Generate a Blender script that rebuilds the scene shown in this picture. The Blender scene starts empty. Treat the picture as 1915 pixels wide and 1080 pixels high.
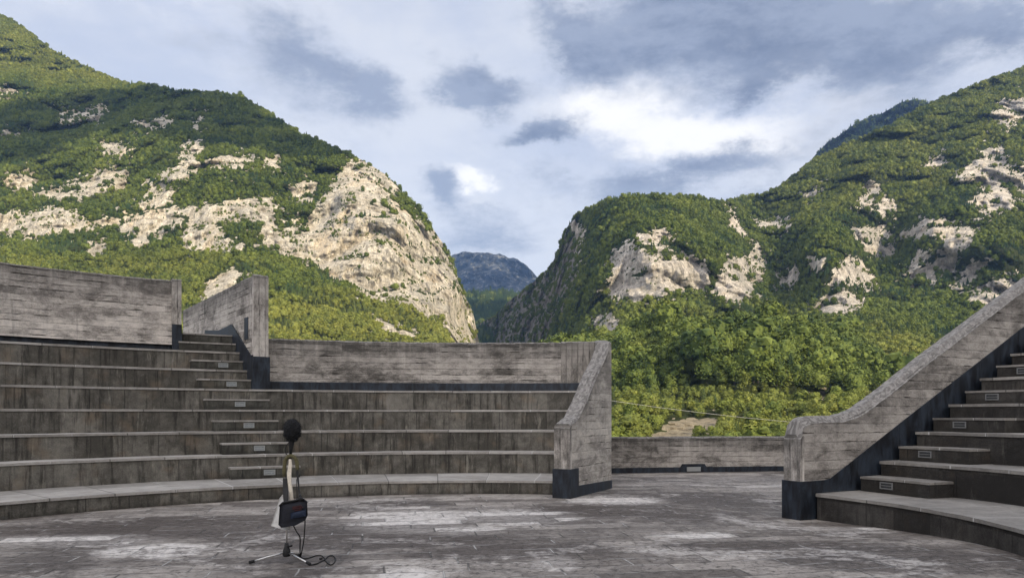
import bpy, math, random
import numpy as np
from mathutils import Vector
random.seed(7); RNG = np.random.default_rng(7)
S = bpy.context.scene
R = math.radians
# ------------------------------------------------------------------ camera, world, sun, exposure
W0, H0, F, CX, HZ, EYE = 1915., 1080., 1400., 957.5, 772.5, 1.5
cam = bpy.data.cameras.new('camera'); co = bpy.data.objects.new('camera', cam)
S.collection.objects.link(co); S.camera = co
co.location = (0, 0, EYE); co.rotation_euler = (R(90), 0, 0)
cam.sensor_width = 36; cam.lens = 36*F/W0; cam.shift_y = (HZ-H0/2)/W0; cam.clip_end = 40000; cam.clip_start = .05
S.view_settings.view_transform = 'Standard'; S.view_settings.look = 'None'
S.view_settings.exposure = 0.45; S.view_settings.gamma = 1
S.cycles.use_denoising = True; S.cycles.denoising_prefilter = 'ACCURATE'; S.cycles.denoising_input_passes = 'RGB_ALBEDO_NORMAL'
S.cycles.max_bounces = 6; S.cycles.diffuse_bounces = 3; S.cycles.glossy_bounces = 2; S.cycles.volume_bounces = 0
S.cycles.transparent_max_bounces = 8; S.cycles.sample_clamp_indirect = 4
SUN_EL, SUN_AZ = 25., 135.       # azimuth clockwise from +Y (the camera looks along +Y)
TO_SUN = Vector((math.cos(R(SUN_EL))*math.sin(R(SUN_AZ)), math.cos(R(SUN_EL))*math.cos(R(SUN_AZ)), math.sin(R(SUN_EL))))
sun = bpy.data.lights.new('sun', 'SUN'); sun.energy = 5.0; sun.angle = R(.53); sun.color = (1, .85, .60)
so = bpy.data.objects.new('sun', sun); S.collection.objects.link(so)
so.rotation_euler = (-TO_SUN).to_track_quat('-Z', 'Y').to_euler(); so.location = (0, 0, 50)

class NT:
    """small helper round a node tree"""
    def __init__(s, t): s.t = t; t.nodes.clear()
    def n(s, ty, **k):
        o = s.t.nodes.new(ty)
        for a, b in k.items(): setattr(o, a, b)
        return o
    def link(s, a, b): s.t.links.new(a, b)
    def put(s, sock, v):
        if isinstance(v, bpy.types.NodeSocket): s.link(v, sock)
        elif isinstance(v, (tuple, list)) and sock.type == 'RGBA' and len(v) == 3: sock.default_value = (*v, 1)
        else: sock.default_value = v
    def m(s, op, a, b=0., c=0., clamp=False):
        o = s.n('ShaderNodeMath', operation=op, use_clamp=clamp)
        for i, v in enumerate((a, b, c)): s.put(o.inputs[i], v)
        return o.outputs[0]
    def vm(s, op, a, b=(0, 0, 0)):
        o = s.n('ShaderNodeVectorMath', operation=op); s.put(o.inputs[0], a); s.put(o.inputs[1], b); return o.outputs[0]
    def xyz(s, x=0., y=0., z=0.):
        o = s.n('ShaderNodeCombineXYZ')
        for i, v in enumerate((x, y, z)): s.put(o.inputs[i], v)
        return o.outputs[0]
    def sep(s, v): o = s.n('ShaderNodeSeparateXYZ'); s.link(v, o.inputs[0]); return o.outputs
    def noise(s, v, scale, detail=4., rough=.55, dist=0., out=0):
        o = s.n('ShaderNodeTexNoise'); s.put(o.inputs['Vector'], v); o.inputs['Scale'].default_value = scale
        o.inputs['Detail'].default_value = detail; o.inputs['Roughness'].default_value = rough; o.inputs['Distortion'].default_value = dist
        return o.outputs[out]
    def white(s, v, dim='3D'):
        o = s.n('ShaderNodeTexWhiteNoise', noise_dimensions=dim); s.put(o.inputs['Vector'], v); return o.outputs[0]
    def vor(s, v, scale, feature='F1', out=0):
        o = s.n('ShaderNodeTexVoronoi', feature=feature); s.put(o.inputs['Vector'], v); o.inputs['Scale'].default_value = scale
        return o.outputs[out]
    def ss(s, v, a, b, c=0., d=1.):
        o = s.n('ShaderNodeMapRange', interpolation_type='SMOOTHSTEP'); s.put(o.inputs[0], v)
        for i, q in enumerate((a, b, c, d)): s.put(o.inputs[i+1], q)
        return o.outputs[0]
    def mix(s, f, a, b, mode='MIX'):
        o = s.n('ShaderNodeMix', data_type='RGBA', blend_type=mode); s.put(o.inputs[0], f); s.put(o.inputs[6], a); s.put(o.inputs[7], b)
        return o.outputs[2]
    def attr(s, name, ty='GEOMETRY', out='Fac'):
        o = s.n('ShaderNodeAttribute', attribute_name=name, attribute_type=ty); return o.outputs[out]
    def uv(s, name): o = s.n('ShaderNodeUVMap', uv_map=name); return o.outputs[0]

def px_az(u, v):
    x, y, z = (u-CX)/F, 1., (HZ-v)/F
    return math.atan2(x, y), math.atan2(z, math.hypot(x, y))

def make_world():
    w = bpy.data.worlds.new('World'); S.world = w; w.use_nodes = True
    T = NT(w.node_tree)
    d = T.n('ShaderNodeTexCoord').outputs['Generated']
    x, y, z = T.sep(d)
    sky = T.n('ShaderNodeTexSky', sky_type='NISHITA', sun_disc=False)
    sky.sun_elevation = R(SUN_EL); sky.sun_rotation = R(SUN_AZ); sky.altitude = 450; sky.dust_density = 1.2
    # clouds: fields over azimuth and elevation, ragged by noise
    warp = T.noise(T.vm('MULTIPLY', d, (1, 1, 1.7)), 7., 9, .62, 0., out=1)
    wx, wy, wz = T.sep(T.vm('SUBTRACT', warp, (.5, .5, .5)))
    az = T.m('ARCTAN2', x, y); el = T.m('ARCSINE', z)
    az = T.m('ADD', az, T.m('MULTIPLY', wx, .20)); el = T.m('ADD', el, T.m('MULTIPLY', wy, .13))
    def blobs(L):
        acc = None
        for (u, v, ru, rv, tilt, amp) in L:
            a0, e0 = px_az(u, v); ra = ru/F; re = rv/F; c, s_ = math.cos(R(tilt)), math.sin(R(tilt))
            dx = T.m('SUBTRACT', az, a0); dy = T.m('SUBTRACT', el, e0)
            p = T.m('ADD', T.m('MULTIPLY', dx, c/ra), T.m('MULTIPLY', dy, s_/ra))
            q = T.m('ADD', T.m('MULTIPLY', dx, -s_/re), T.m('MULTIPLY', dy, c/re))
            r2 = T.m('ADD', T.m('MULTIPLY', p, p), T.m('MULTIPLY', q, q))
            g = T.m('MULTIPLY', T.m('POWER', 2.718, T.m('MULTIPLY', r2, -1.)), amp)
            acc = g if acc is None else T.m('ADD', acc, g)
        return acc
    dark = blobs([(1440, 60, 260, 90, -8, 1.2), (1720, 75, 150, 80, 0, .5), (1300, 10, 120, 60, 0, .4), (1430, 175, 70, 26, 5, .45), (1870, 80, 60, 45, 0, .6),
                  (1085, 85, 85, 55, -25, 1.0), (915, 155, 105, 36, -18, .95), (1210, 68, 22, 16, -30, .6),
                  (1035, 262, 75, 24, 0, 1.0), (560, 85, 170, 46, -22, .62), (715, 180, 80, 34, -30, .5), (400, 105, 150, 40, 0, .28),
                  (1300, 322, 280, 40, 6, .85), (820, 355, 40, 34, 0, .7), (900, 440, 130, 50, 0, .62), (650, 235, 160, 50, -20, .28), (800, 50, 60, 30, 0, .3),
                  (-500, 120, 300, 60, 0, .6), (2500, 200, 300, 60, 0, .6)])
    lite = blobs([(1240, 228, 240, 40, -4, .55), (1330, 250, 190, 34, -6, .42), (1130, 205, 120, 40, 0, .5), (890, 350, 50, 18, -20, 1.1), (900, 395, 40, 14, 0, .5),
                  (1430, 265, 160, 30, -10, .5), (330, 30, 260, 90, 0, .35), (1600, 200, 130, 40, 0, .35), (960, 330, 60, 20, 0, .35), (1200, 130, 90, 50, 0, .35)])
    det = T.noise(T.vm('MULTIPLY', d, (1, 1, 2.3)), 8.5, 11, .68, .15)
    det2 = T.noise(T.vm('MULTIPLY', d, (1, 1, 2.2)), 3.4, 9, .6, .1)
    dk = T.ss(T.m('ADD', T.m('MULTIPLY', dark, 1.05), T.m('MULTIPLY', T.m('SUBTRACT', det, .5), 1.9)), .16, 1.0)
    lt = T.ss(T.m('ADD', lite, T.m('MULTIPLY', T.m('SUBTRACT', det, .5), 1.5)), .12, 1.1)
    base = T.mix(T.ss(det2, .35, .65), (.56, .61, .74), (.72, .745, .815))
    c = T.mix(lt, base, (1.05, 1.03, 1.02)); c = T.mix(T.m('MULTIPLY', dk, .92), c, T.mix(T.ss(T.m('ADD', T.m('MULTIPLY', det, .6), T.m('MULTIPLY', det2, .5)), .42, .66), (.13, .17, .27), (.31, .36, .48)))
    c = T.mix(T.ss(T.m('MULTIPLY', y, -1.), -.1, .5), c, T.mix(1., c, (1.10, 1.0, .88), 'MULTIPLY'))  # warm tint added behind the camera to warm the arena fill
    # sky behind and overhead boosted, an added fill for the shaded arena
    glow = T.n('ShaderNodeVectorMath', operation='DOT_PRODUCT'); T.link(d, glow.inputs[0]); glow.inputs[1].default_value = TO_SUN
    back = T.m('MAXIMUM', T.ss(T.m('MULTIPLY', y, -1.), -.25, .6, .84, 2.5), T.ss(z, .58, .9, .84, 1.35))
    b1 = T.n('ShaderNodeBackground'); T.link(sky.outputs[0], b1.inputs[0]); b1.inputs[1].default_value = .1
    b2 = T.n('ShaderNodeBackground'); T.link(c, b2.inputs[0]); T.link(back, b2.inputs[1])
    mx = T.n('ShaderNodeMixShader'); mx.inputs[0].default_value = .88
    T.link(b1.outputs[0], mx.inputs[1]); T.link(b2.outputs[0], mx.inputs[2])
    o = T.n('ShaderNodeOutputWorld'); T.link(mx.outputs[0], o.inputs[0])
    w.cycles.sampling_method = 'MANUAL'; w.cycles.sample_map_resolution = 1024
make_world()

# ------------------------------------------------------------------ helpers
COL = S.collection
def tag(o, label=None, cat=None, group=None, kind=None):
    if label: o['label'] = label
    if cat: o['category'] = cat
    if group: o['group'] = group
    if kind: o['kind'] = kind
    return o
def empty(name, loc=(0, 0, 0)):
    o = bpy.data.objects.new(name, None); COL.objects.link(o); o.location = loc; o.empty_display_size = .2; return o
def link_mesh(name, me, mat, parent=None, smooth=False):
    if mat is not None: me.materials.append(mat)
    if smooth: me.polygons.foreach_set('use_smooth', [True]*len(me.polygons))
    o = bpy.data.objects.new(name, me); COL.objects.link(o)
    if parent is not None: o.parent = parent; o.matrix_parent_inverse = parent.matrix_basis.inverted()
    return o
def uvpt(u, v, d): return ((u-CX)/F*d, d, EYE+(HZ-v)/F*d)       # a photograph pixel at a distance
def floor_pt(u, v, z=0.):
    d = F*(EYE-z)/(v-HZ); return ((u-CX)/F*d, d)

class MB:
    def __init__(s): s.v = []; s.f = []; s.uv = []; s.ed = []; s.sm = []
    def face(s, pts, uvs=None, ed=None, sm=False):
        i = len(s.v); s.v += [tuple(p) for p in pts]; s.f.append(tuple(range(i, i+len(pts))))
        s.uv += list(uvs) if uvs else [(p[0]+p[1]*.37, p[2]) for p in pts]
        s.ed += list(ed) if ed else [(1., 1.)]*len(pts); s.sm.append(sm)
    def box(s, c, sz, rz=0., ry=0.):
        hx, hy, hz = sz[0]/2, sz[1]/2, sz[2]/2
        from mathutils import Euler
        M = Euler((0, ry, rz)).to_matrix()
        P = [M @ Vector((a*hx, b*hy, d*hz)) + Vector(c) for a in (-1, 1) for b in (-1, 1) for d in (-1, 1)]
        for q in ((0, 1, 3, 2), (4, 6, 7, 5), (0, 4, 5, 1), (2, 3, 7, 6), (0, 2, 6, 4), (1, 5, 7, 3)): s.face([P[i] for i in q])
    def tube(s, pts, r, n=8, cap=True, flat=1.):
        pts = [Vector(p) for p in pts]; rs = r if isinstance(r, (list, tuple)) else [r]*len(pts)
        rings = []; up = None
        for i, p in enumerate(pts):
            t = (pts[min(i+1, len(pts)-1)]-pts[max(i-1, 0)]).normalized()
            if up is None: up = Vector((0, 0, 1)) if abs(t.z) < .9 else Vector((0, 1, 0))
            a = t.cross(up).normalized(); b = a.cross(t).normalized(); up = b
            rings.append([p + a*rs[i]*math.cos(k*2*math.pi/n) + b*rs[i]*flat*math.sin(k*2*math.pi/n) for k in range(n)])
        for i in range(len(rings)-1):
            for k in range(n): s.face([rings[i][k], rings[i][(k+1) % n], rings[i+1][(k+1) % n], rings[i+1][k]], sm=True)
        if cap: s.face(rings[0][::-1]); s.face(rings[-1])
    def build(s, name, mat, parent=None, merge=True):
        me = bpy.data.meshes.new(name); me.from_pydata(s.v, [], s.f)
        l1 = me.uv_layers.new(name='UVMap'); l1.data.foreach_set('uv', [c for p in s.uv for c in p])
        l2 = me.uv_layers.new(name='edge'); l2.data.foreach_set('uv', [c for p in s.ed for c in p])
        me.polygons.foreach_set('use_smooth', s.sm)
        if merge:
            import bmesh
            bm = bmesh.new(); bm.from_mesh(me); bmesh.ops.remove_doubles(bm, verts=bm.verts, dist=1e-5)
            bmesh.ops.recalc_face_normals(bm, faces=bm.faces); bm.to_mesh(me); bm.free()
        return link_mesh(name, me, mat, parent)

# numpy gradient noise -------------------------------------------------
_perm = np.random.default_rng(3).permutation(512).astype(np.int64); _perm = np.concatenate([_perm, _perm, _perm])
_g = np.random.default_rng(4).normal(size=(512, 3)); _g /= np.linalg.norm(_g, axis=1)[:, None]
def perlin(p):
    i = np.floor(p).astype(np.int64); f = p-i; i &= 511
    w = f*f*f*(f*(f*6-15)+10); out = 0.
    for a in (0, 1):
        for b in (0, 1):
            for c in (0, 1):
                h = _perm[_perm[_perm[(i[:, 0]+a) & 511]+((i[:, 1]+b) & 511)]+((i[:, 2]+c) & 511)]
                g = _g[h]; d = g[:, 0]*(f[:, 0]-a)+g[:, 1]*(f[:, 1]-b)+g[:, 2]*(f[:, 2]-c)
                out = out + d*(w[:, 0] if a else 1-w[:, 0])*(w[:, 1] if b else 1-w[:, 1])*(w[:, 2] if c else 1-w[:, 2])
    return out*1.6
def fbm(p, o=5, ridge=False):
    s = 0.; a = 1.; t = 0.
    for k in range(o):
        n = perlin(p*2.03**k+k*17.3); n = 1-2*np.abs(n) if ridge else n
        s = s+a*n; t += a; a *= .5
    return s/t

# ------------------------------------------------------------------ materials
def new_mat(name):
    m = bpy.data.materials.new(name); m.use_nodes = True; T = NT(m.node_tree)
    b = T.n('ShaderNodeBsdfPrincipled'); o = T.n('ShaderNodeOutputMaterial'); T.link(b.outputs[0], o.inputs[0])
    return m, T, b
def bump(T, b, h, strength, dist):
    n = T.n('ShaderNodeBump'); n.inputs['Strength'].default_value = strength; n.inputs['Distance'].default_value = dist
    T.link(h, n.inputs['Height']); T.link(n.outputs[0], b.inputs['Normal'])
def hsvmul(T, c, f):
    o = T.n('ShaderNodeVectorMath', operation='SCALE'); T.put(o.inputs[0], c); T.put(o.inputs[3], f); return o.outputs[0]

def concrete_board(name, lo, hi, board=.135, vertical=False, top=.3, dark=1., line=.45, brk=.85):
    """board marked concrete, in metres of UV; 'edge' UV holds distance from top and from base"""
    m, T, b = new_mat(name)
    u, v, _ = T.sep(T.uv('UVMap'))
    if vertical: u, v = v, u
    dt, db, _ = T.sep(T.uv('edge'))
    wob = T.noise(T.xyz(u, v), 1.3, 2)
    vb = T.m('DIVIDE', T.m('ADD', v, T.m('MULTIPLY', wob, .02)), board)
    bi = T.m('FLOOR', vb); fr = T.m('FRACT', vb)
    pk = T.m('FLOOR', T.m('ADD', T.m('DIVIDE', u, 2.3), T.m('MULTIPLY', T.white(T.xyz(bi, 3.1)), 7)))
    tone = T.white(T.xyz(bi, pk, 1.7))
    big = T.noise(T.xyz(u, v), .55, 5, .6, .6)
    mid = T.noise(T.xyz(T.m('MULTIPLY', u, .75), T.m('MULTIPLY', v, 1.5)), 2.6, 8, .7, .5)
    grain = T.noise(T.xyz(T.m('MULTIPLY', u, .8), T.m('MULTIPLY', v, 1.7)), 9, 7, .75, .3)
    fine = T.noise(T.xyz(u, v), 38, 4, .75)
    streak = T.noise(T.xyz(T.m('MULTIPLY', u, 7), T.m('MULTIPLY', v, .45)), 1., 5, .65)
    t = T.m('ADD', T.m('MULTIPLY', tone, .12), T.m('MULTIPLY', mid, .85)); t = T.m('ADD', t, T.m('MULTIPLY', grain, .45))
    t = T.m('ADD', t, T.m('MULTIPLY', big, .55)); t = T.m('ADD', t, T.m('MULTIPLY', fine, .30))
    f = T.ss(t, .90, 1.33)
    col = T.mix(f, lo, hi)
    # stains running down from the top and creeping up from the base
    st = T.m('MULTIPLY', T.m('POWER', 2.718, T.m('DIVIDE', dt, -top)), T.ss(T.m('ADD', streak, T.m('MULTIPLY', mid, .3)), .38, .72, .25, 1.))
    col = T.mix(T.m('MULTIPLY', st, .85), col, (.045, .043, .040))
    col = T.mix(T.m('MULTIPLY', T.ss(streak, .56, .75), .45), col, (.07, .066, .06))
    sn = T.noise(T.xyz(T.m('MULTIPLY', u, .9), T.m('MULTIPLY', bi, 3.7)), 1.6, 5, .7)
    d0 = T.m('MINIMUM', fr, T.m('SUBTRACT', 1., fr))
    seam = T.m('MULTIPLY', T.ss(d0, .02, T.m('ADD', .06, T.m('MULTIPLY', T.ss(sn, .45, .75), .22)), 1., 0.), T.ss(sn, .51, .62))
    seam = T.m('MAXIMUM', seam, T.m('MULTIPLY', T.ss(d0, .03, .10, 1., 0.), T.m('MULTIPLY', T.ss(mid, .35, .6), line)))
    col = T.mix(T.m('MULTIPLY', seam, brk), col, (.028, .025, .022))
    pit = T.ss(T.vor(T.xyz(u, T.m('MULTIPLY', v, 1.6)), 16), .0, .22, 1., 0.); pit = T.m('MULTIPLY', pit, T.ss(T.noise(T.xyz(u, v), 2.1, 3), .52, .66))
    col = T.mix(T.m('MULTIPLY', pit, .7), col, (.03, .028, .026))
    # exposed aggregate on the top faces (their UV v lies past 90)
    ist = T.m('GREATER_THAN', u if vertical else v, 90.)
    ag = T.vor(T.xyz(u, v), 26, out=1); agv = T.sep(ag)[0]
    rough = T.mix(T.ss(T.m('ADD', T.m('MULTIPLY', agv, .7), T.m('MULTIPLY', fine, .6)), .2, 1.1), (.14, .13, .118), (.30, .28, .257))
    col = T.mix(ist, col, rough)
    T.put(b.inputs['Base Color'], hsvmul(T, col, dark)); b.inputs['Roughness'].default_value = .88; b.inputs['Specular IOR Level'].default_value = .3
    h = T.m('SUBTRACT', T.m('ADD', T.m('MULTIPLY', grain, .5), T.m('ADD', T.m('MULTIPLY', tone, .35), T.m('MULTIPLY', fine, .4))), T.m('ADD', T.m('MULTIPLY', seam, 1.3), pit))
    h = T.m('ADD', h, T.m('MULTIPLY', T.m('MULTIPLY', ist, agv), 1.2))
    bump(T, b, h, .8, .02)
    return m

def riser_concrete(name, lo, hi):
    m, T, b = new_mat(name)
    u, v, _ = T.sep(T.uv('UVMap')); dt, db, _ = T.sep(T.uv('edge'))
    row = T.m('FLOOR', T.m('MULTIPLY', T.m('ADD', v, .2), 2.257))
    up = T.m('ADD', T.m('DIVIDE', u, .62), T.m('MULTIPLY', T.white(T.xyz(row, 2.)), 5)); pi = T.m('FLOOR', T.m('ADD', up, T.m('MULTIPLY', T.noise(T.xyz(u, row), .8, 1), .5))); fr = T.m('FRACT', up)
    tone = T.white(T.xyz(pi, row, 4.))
    big = T.noise(T.xyz(u, v, row), .9, 5, .65, .5); mid = T.noise(T.xyz(u, v, row), 5, 6, .7, .3); fine = T.noise(T.xyz(u, v), 42, 4, .75)
    streak = T.noise(T.xyz(T.m('MULTIPLY', u, 9), T.m('MULTIPLY', v, .8), row), 1., 6, .7)
    t = T.m('ADD', T.m('ADD', T.m('MULTIPLY', tone, .20), T.m('MULTIPLY', big, .8)), T.m('ADD', T.m('MULTIPLY', mid, .55), T.m('MULTIPLY', fine, .35)))
    col = T.mix(T.ss(t, .78, 1.28), lo, hi)
    warm = T.noise(T.xyz(u, v), 1.7, 4, .6)
    col = T.mix(T.m('MULTIPLY', T.ss(warm, .52, .72), .55), col, (hi[0]*.80, hi[1]*.66, hi[2]*.54))
    col = T.mix(T.m('MULTIPLY', T.ss(streak, .48, .66), .8), col, (.020, .018, .015))
    pale = T.noise(T.xyz(T.m('MULTIPLY', u, 6), T.m('MULTIPLY', v, 1.2), 9.), 1., 5, .7)
    col = T.mix(T.m('MULTIPLY', T.ss(pale, .57, .72), .5), col, (hi[0]*1.5, hi[1]*1.5, hi[2]*1.45))
    j = T.m('MULTIPLY', T.ss(T.m('MINIMUM', fr, T.m('SUBTRACT', 1., fr)), .0, .022, 1., 0.), T.ss(T.white(T.xyz(T.m('FLOOR', T.m('ADD', up, .5)), row, 8.)), .35, .65))
    col = T.mix(T.m('MULTIPLY', j, .6), col, (.02, .019, .018))
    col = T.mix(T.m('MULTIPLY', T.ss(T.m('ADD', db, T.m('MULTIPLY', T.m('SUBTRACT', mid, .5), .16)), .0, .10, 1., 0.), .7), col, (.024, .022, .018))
    T.put(b.inputs['Base Color'], col); b.inputs['Roughness'].default_value = .85; b.inputs['Specular IOR Level'].default_value = .3
    bump(T, b, T.m('SUBTRACT', T.m('ADD', T.m('MULTIPLY', fine, .5), T.m('MULTIPLY', mid, .6)), T.m('MULTIPLY', j, .8)), .8, .015)
    return m

def tread_stone(name, lo, hi, slab=.9):
    m, T, b = new_mat(name)
    u, v, _ = T.sep(T.uv('UVMap'))
    fr = T.m('FRACT', T.m('DIVIDE', u, slab)); pi = T.m('FLOOR', T.m('DIVIDE', u, slab))
    tone = T.white(T.xyz(pi, T.m('FLOOR', v), 2.)); mid = T.noise(T.xyz(u, v), 4, 7, .7, .5); fine = T.noise(T.xyz(u, v), 30, 4, .75); big = T.noise(T.xyz(u, v), .9, 3)
    t = T.m('ADD', T.m('ADD', T.m('MULTIPLY', tone, .25), T.m('MULTIPLY', mid, .7)), T.m('ADD', T.m('MULTIPLY', fine, .35), T.m('MULTIPLY', big, .5)))
    col = T.mix(T.ss(t, .6, 1.3), lo, hi)
    j = T.ss(T.m('MINIMUM', fr, T.m('SUBTRACT', 1., fr)), .003, .018, 1., 0.)
    jp = T.mix(T.ss(T.white(T.xyz(pi, 7.)), .5, .6), (.05, .047, .04), (.55, .53, .5))
    col = T.mix(T.m('MULTIPLY', j, .8), col, jp)
    T.put(b.inputs['Base Color'], col); b.inputs['Roughness'].default_value = .7
    bump(T, b, T.m('ADD', T.m('MULTIPLY', mid, .6), T.m('MULTIPLY', fine, .3)), .6, .012)
    return m

def floor_mat():
    m, T, b = new_mat('arena_paving')
    x, y, z = T.sep(T.n('ShaderNodeTexCoord').outputs['Object'])
    P0 = T.xyz(x, y)
    wv = T.noise(P0, 3.1, 2, .5, 0., out=1)
    P = T.vm('ADD', P0, T.vm('MULTIPLY', T.vm('SUBTRACT', wv, (.5, .5, .5)), (.04, .04, 0)))
    px, py, _ = T.sep(P)
    # courses of long stone slabs of changing length, slightly skew to the view
    a = R(9); qx = T.m('ADD', T.m('MULTIPLY', px, math.cos(a)), T.m('MULTIPLY', py, math.sin(a))); qy = T.m('SUBTRACT', T.m('MULTIPLY', py, math.cos(a)), T.m('MULTIPLY', px, math.sin(a)))
    rw = T.m('DIVIDE', qy, .34); ri = T.m('FLOOR', rw); rf = T.m('FRACT', rw)
    ln = T.m('ADD', .75, T.m('MULTIPLY', T.white(T.xyz(ri, 5.)), .7))
    cx = T.m('ADD', T.m('DIVIDE', qx, ln), T.m('MULTIPLY', T.white(T.xyz(ri, 9.)), 9)); ci = T.m('FLOOR', cx); cf = T.m('FRACT', cx)
    tone = T.white(T.xyz(ri, ci, 2.))
    dj = T.m('MINIMUM', T.m('MULTIPLY', T.m('MINIMUM', rf, T.m('SUBTRACT', 1., rf)), .34), T.m('MULTIPLY', T.m('MINIMUM', cf, T.m('SUBTRACT', 1., cf)), ln))
    jn = T.noise(P0, 2.4, 4, .7)
    joint = T.m('MULTIPLY', T.ss(dj, .004, .016, 1., 0.), T.ss(jn, .32, .5))
    PA = T.vm('MULTIPLY', P0, (.85, 1., 1.))
    big = T.noise(PA, .42, 5, .6, .8); mid = T.noise(PA, 1.5, 8, .68, .7); fine = T.noise(P0, 26, 5, .75); grit = T.noise(P0, 7, 7, .72, .3)
    t = T.m('ADD', T.m('ADD', T.m('MULTIPLY', tone, .30), T.m('MULTIPLY', mid, .8)), T.m('ADD', T.m('MULTIPLY', grit, .45), T.m('MULTIPLY', fine, .25)))
    col = T.mix(T.ss(t, .66, 1.26), (.098, .080, .065), (.45, .405, .355))
    # damp brown bands
    dmp = T.ss(T.m('ADD', big, T.m('MULTIPLY', T.m('SUBTRACT', mid, .5), .5)), .49, .63)
    col = T.mix(T.m('MULTIPLY', dmp, .85), col, (.052, .040, .032))
    # lime bloom: pale patches
    bl = T.noise(T.vm('ADD', PA, (7.3, 2.1, 0)), .55, 9, .66, 1.0)
    blf = T.ss(T.m('ADD', bl, T.m('MULTIPLY', T.m('SUBTRACT', grit, .5), .42)), .535, .66)
    # patches with a place of their own: a pale one in front, dark ones across the middle
    def spot(cx_, cy_, rx, ry):
        dx = T.m('DIVIDE', T.m('SUBTRACT', x, cx_), rx); dy = T.m('DIVIDE', T.m('SUBTRACT', y, cy_), ry)
        r = T.m('ADD', T.m('MULTIPLY', dx, dx), T.m('MULTIPLY', dy, dy)); r = T.m('ADD', r, T.m('MULTIPLY', T.m('SUBTRACT', T.noise(P0, 2.6, 8, .74, .6), .5), 3.6))
        return T.ss(r, .25, 1.35, 1., 0.)
    pale = None
    for (u, v, ru, rv) in ((1040, 1052, 46, 15), (760, 1075, 55, 16), (770, 968, 130, 22), (960, 966, 130, 14), (1140, 932, 95, 10), (120, 1010, 180, 12), (300, 1028, 110, 14), (860, 990, 90, 10), (600, 940, 60, 6), (1560, 985, 110, 6), (1300, 1000, 80, 6)):
        c0 = floor_pt(u, v); c1 = floor_pt(u, v-rv); s_ = spot(c0[0], c0[1], ru/F*c0[1], c1[1]-c0[1]); pale = s_ if pale is None else T.m('MAXIMUM', pale, s_)
    darks = None
    for (u, v, ru, rv) in ((300, 985, 330, 22), (700, 1012, 330, 16), (1180, 955, 260, 20), (1330, 930, 160, 14), (950, 1030, 240, 16), (1400, 1020, 200, 10)):
        c0 = floor_pt(u, v); c1 = floor_pt(u, v-rv); s_ = spot(c0[0], c0[1], ru/F*c0[1], c1[1]-c0[1]); darks = s_ if darks is None else T.m('MAXIMUM', darks, s_)
    col = T.mix(T.m('MULTIPLY', darks, .9), col, (.056, .041, .031))
    rag = T.ss(T.m('ADD', T.noise(T.vm('MULTIPLY', P0, (1.1, 1.0, 1.)), 4.2, 10, .78, .3), T.m('MULTIPLY', T.m('SUBTRACT', tone, .5), .34)), .46, .58)
    blf = T.m('MAXIMUM', T.m('MULTIPLY', blf, .50), T.m('MULTIPLY', T.m('MULTIPLY', pale, T.m('ADD', .30, T.m('MULTIPLY', rag, .70))), .95))
    col = T.mix(T.m('MULTIPLY', blf, T.ss(grit, .32, .55, .35, 1.)), col, (.64, .595, .545))
    jc = T.mix(T.ss(T.noise(P0, 1.9, 2), .48, .56), (.04, .036, .03), (.40, .385, .36))
    col = T.mix(T.m('MULTIPLY', joint, .8), col, jc)
    fl = T.noise(T.vm('MULTIPLY', P0, (1.25, 1.0, 1.)), 11., 8, .82, .2); col = T.mix(T.m('MULTIPLY', T.ss(fl, .55, .64), .75), col, (.028, .024, .020)); col = T.mix(T.m('MULTIPLY', T.ss(fl, .43, .34), .35), col, (.52, .49, .45))
    crk = T.ss(T.vor(P0, 20), 0., .26, 1., 0.); crk = T.m('MULTIPLY', crk, T.ss(T.noise(P0, 2.2, 4), .5, .66))
    col = T.mix(T.m('MULTIPLY', crk, .7), col, (.03, .027, .024))
    T.put(b.inputs['Base Color'], col)
    T.put(b.inputs['Roughness'], T.m('ADD', .42, T.m('MULTIPLY', mid, .4)))
    b.inputs['Specular IOR Level'].default_value = .45
    h = T.m('SUBTRACT', T.m('ADD', T.m('MULTIPLY', tone, .4), T.m('ADD', T.m('MULTIPLY', T.m('SUBTRACT', grit, T.m('MULTIPLY', T.ss(fl, .53, .64), .5)), 1.2), T.m('MULTIPLY', fine, .5))), T.m('MULTIPLY', joint, 1.2))
    bump(T, b, h, .9, .012)
    return m

def metal_mat():
    m, T, b = new_mat('blue_black_steel')
    u, v, _ = T.sep(T.uv('UVMap')); dt, db, _ = T.sep(T.uv('edge'))
    n = T.noise(T.xyz(T.m('MULTIPLY', u, 3), v), 2.2, 6, .65, .4); s_ = T.noise(T.xyz(T.m('MULTIPLY', u, 9), T.m('MULTIPLY', v, .7)), 1.2, 5, .7)
    col = T.mix(T.ss(n, .35, .7), (.004, .005, .008), (.028, .038, .053))
    col = T.mix(T.m('MULTIPLY', T.ss(s_, .52, .74), .5), col, (.045, .060, .078))
    dot = T.ss(T.vor(T.xyz(u, v), 9), 0., .08, 1., 0.); col = T.mix(T.m('MULTIPLY', dot, T.m('MULTIPLY', .5, T.ss(n, .5, .6))), col, (.2, .22, .24))
    T.put(b.inputs['Base Color'], col); b.inputs['Metallic'].default_value = .15; T.put(b.inputs['Roughness'], T.m('ADD', .38, T.m('MULTIPLY', n, .3)))
    fr = T.m('FRACT', T.m('DIVIDE', u, 1.05)); j = T.ss(T.m('MINIMUM', fr, T.m('SUBTRACT', 1., fr)), .0, .01, 1., 0.)
    bump(T, b, T.m('SUBTRACT', n, j), .4, .01)
    return m

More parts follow.
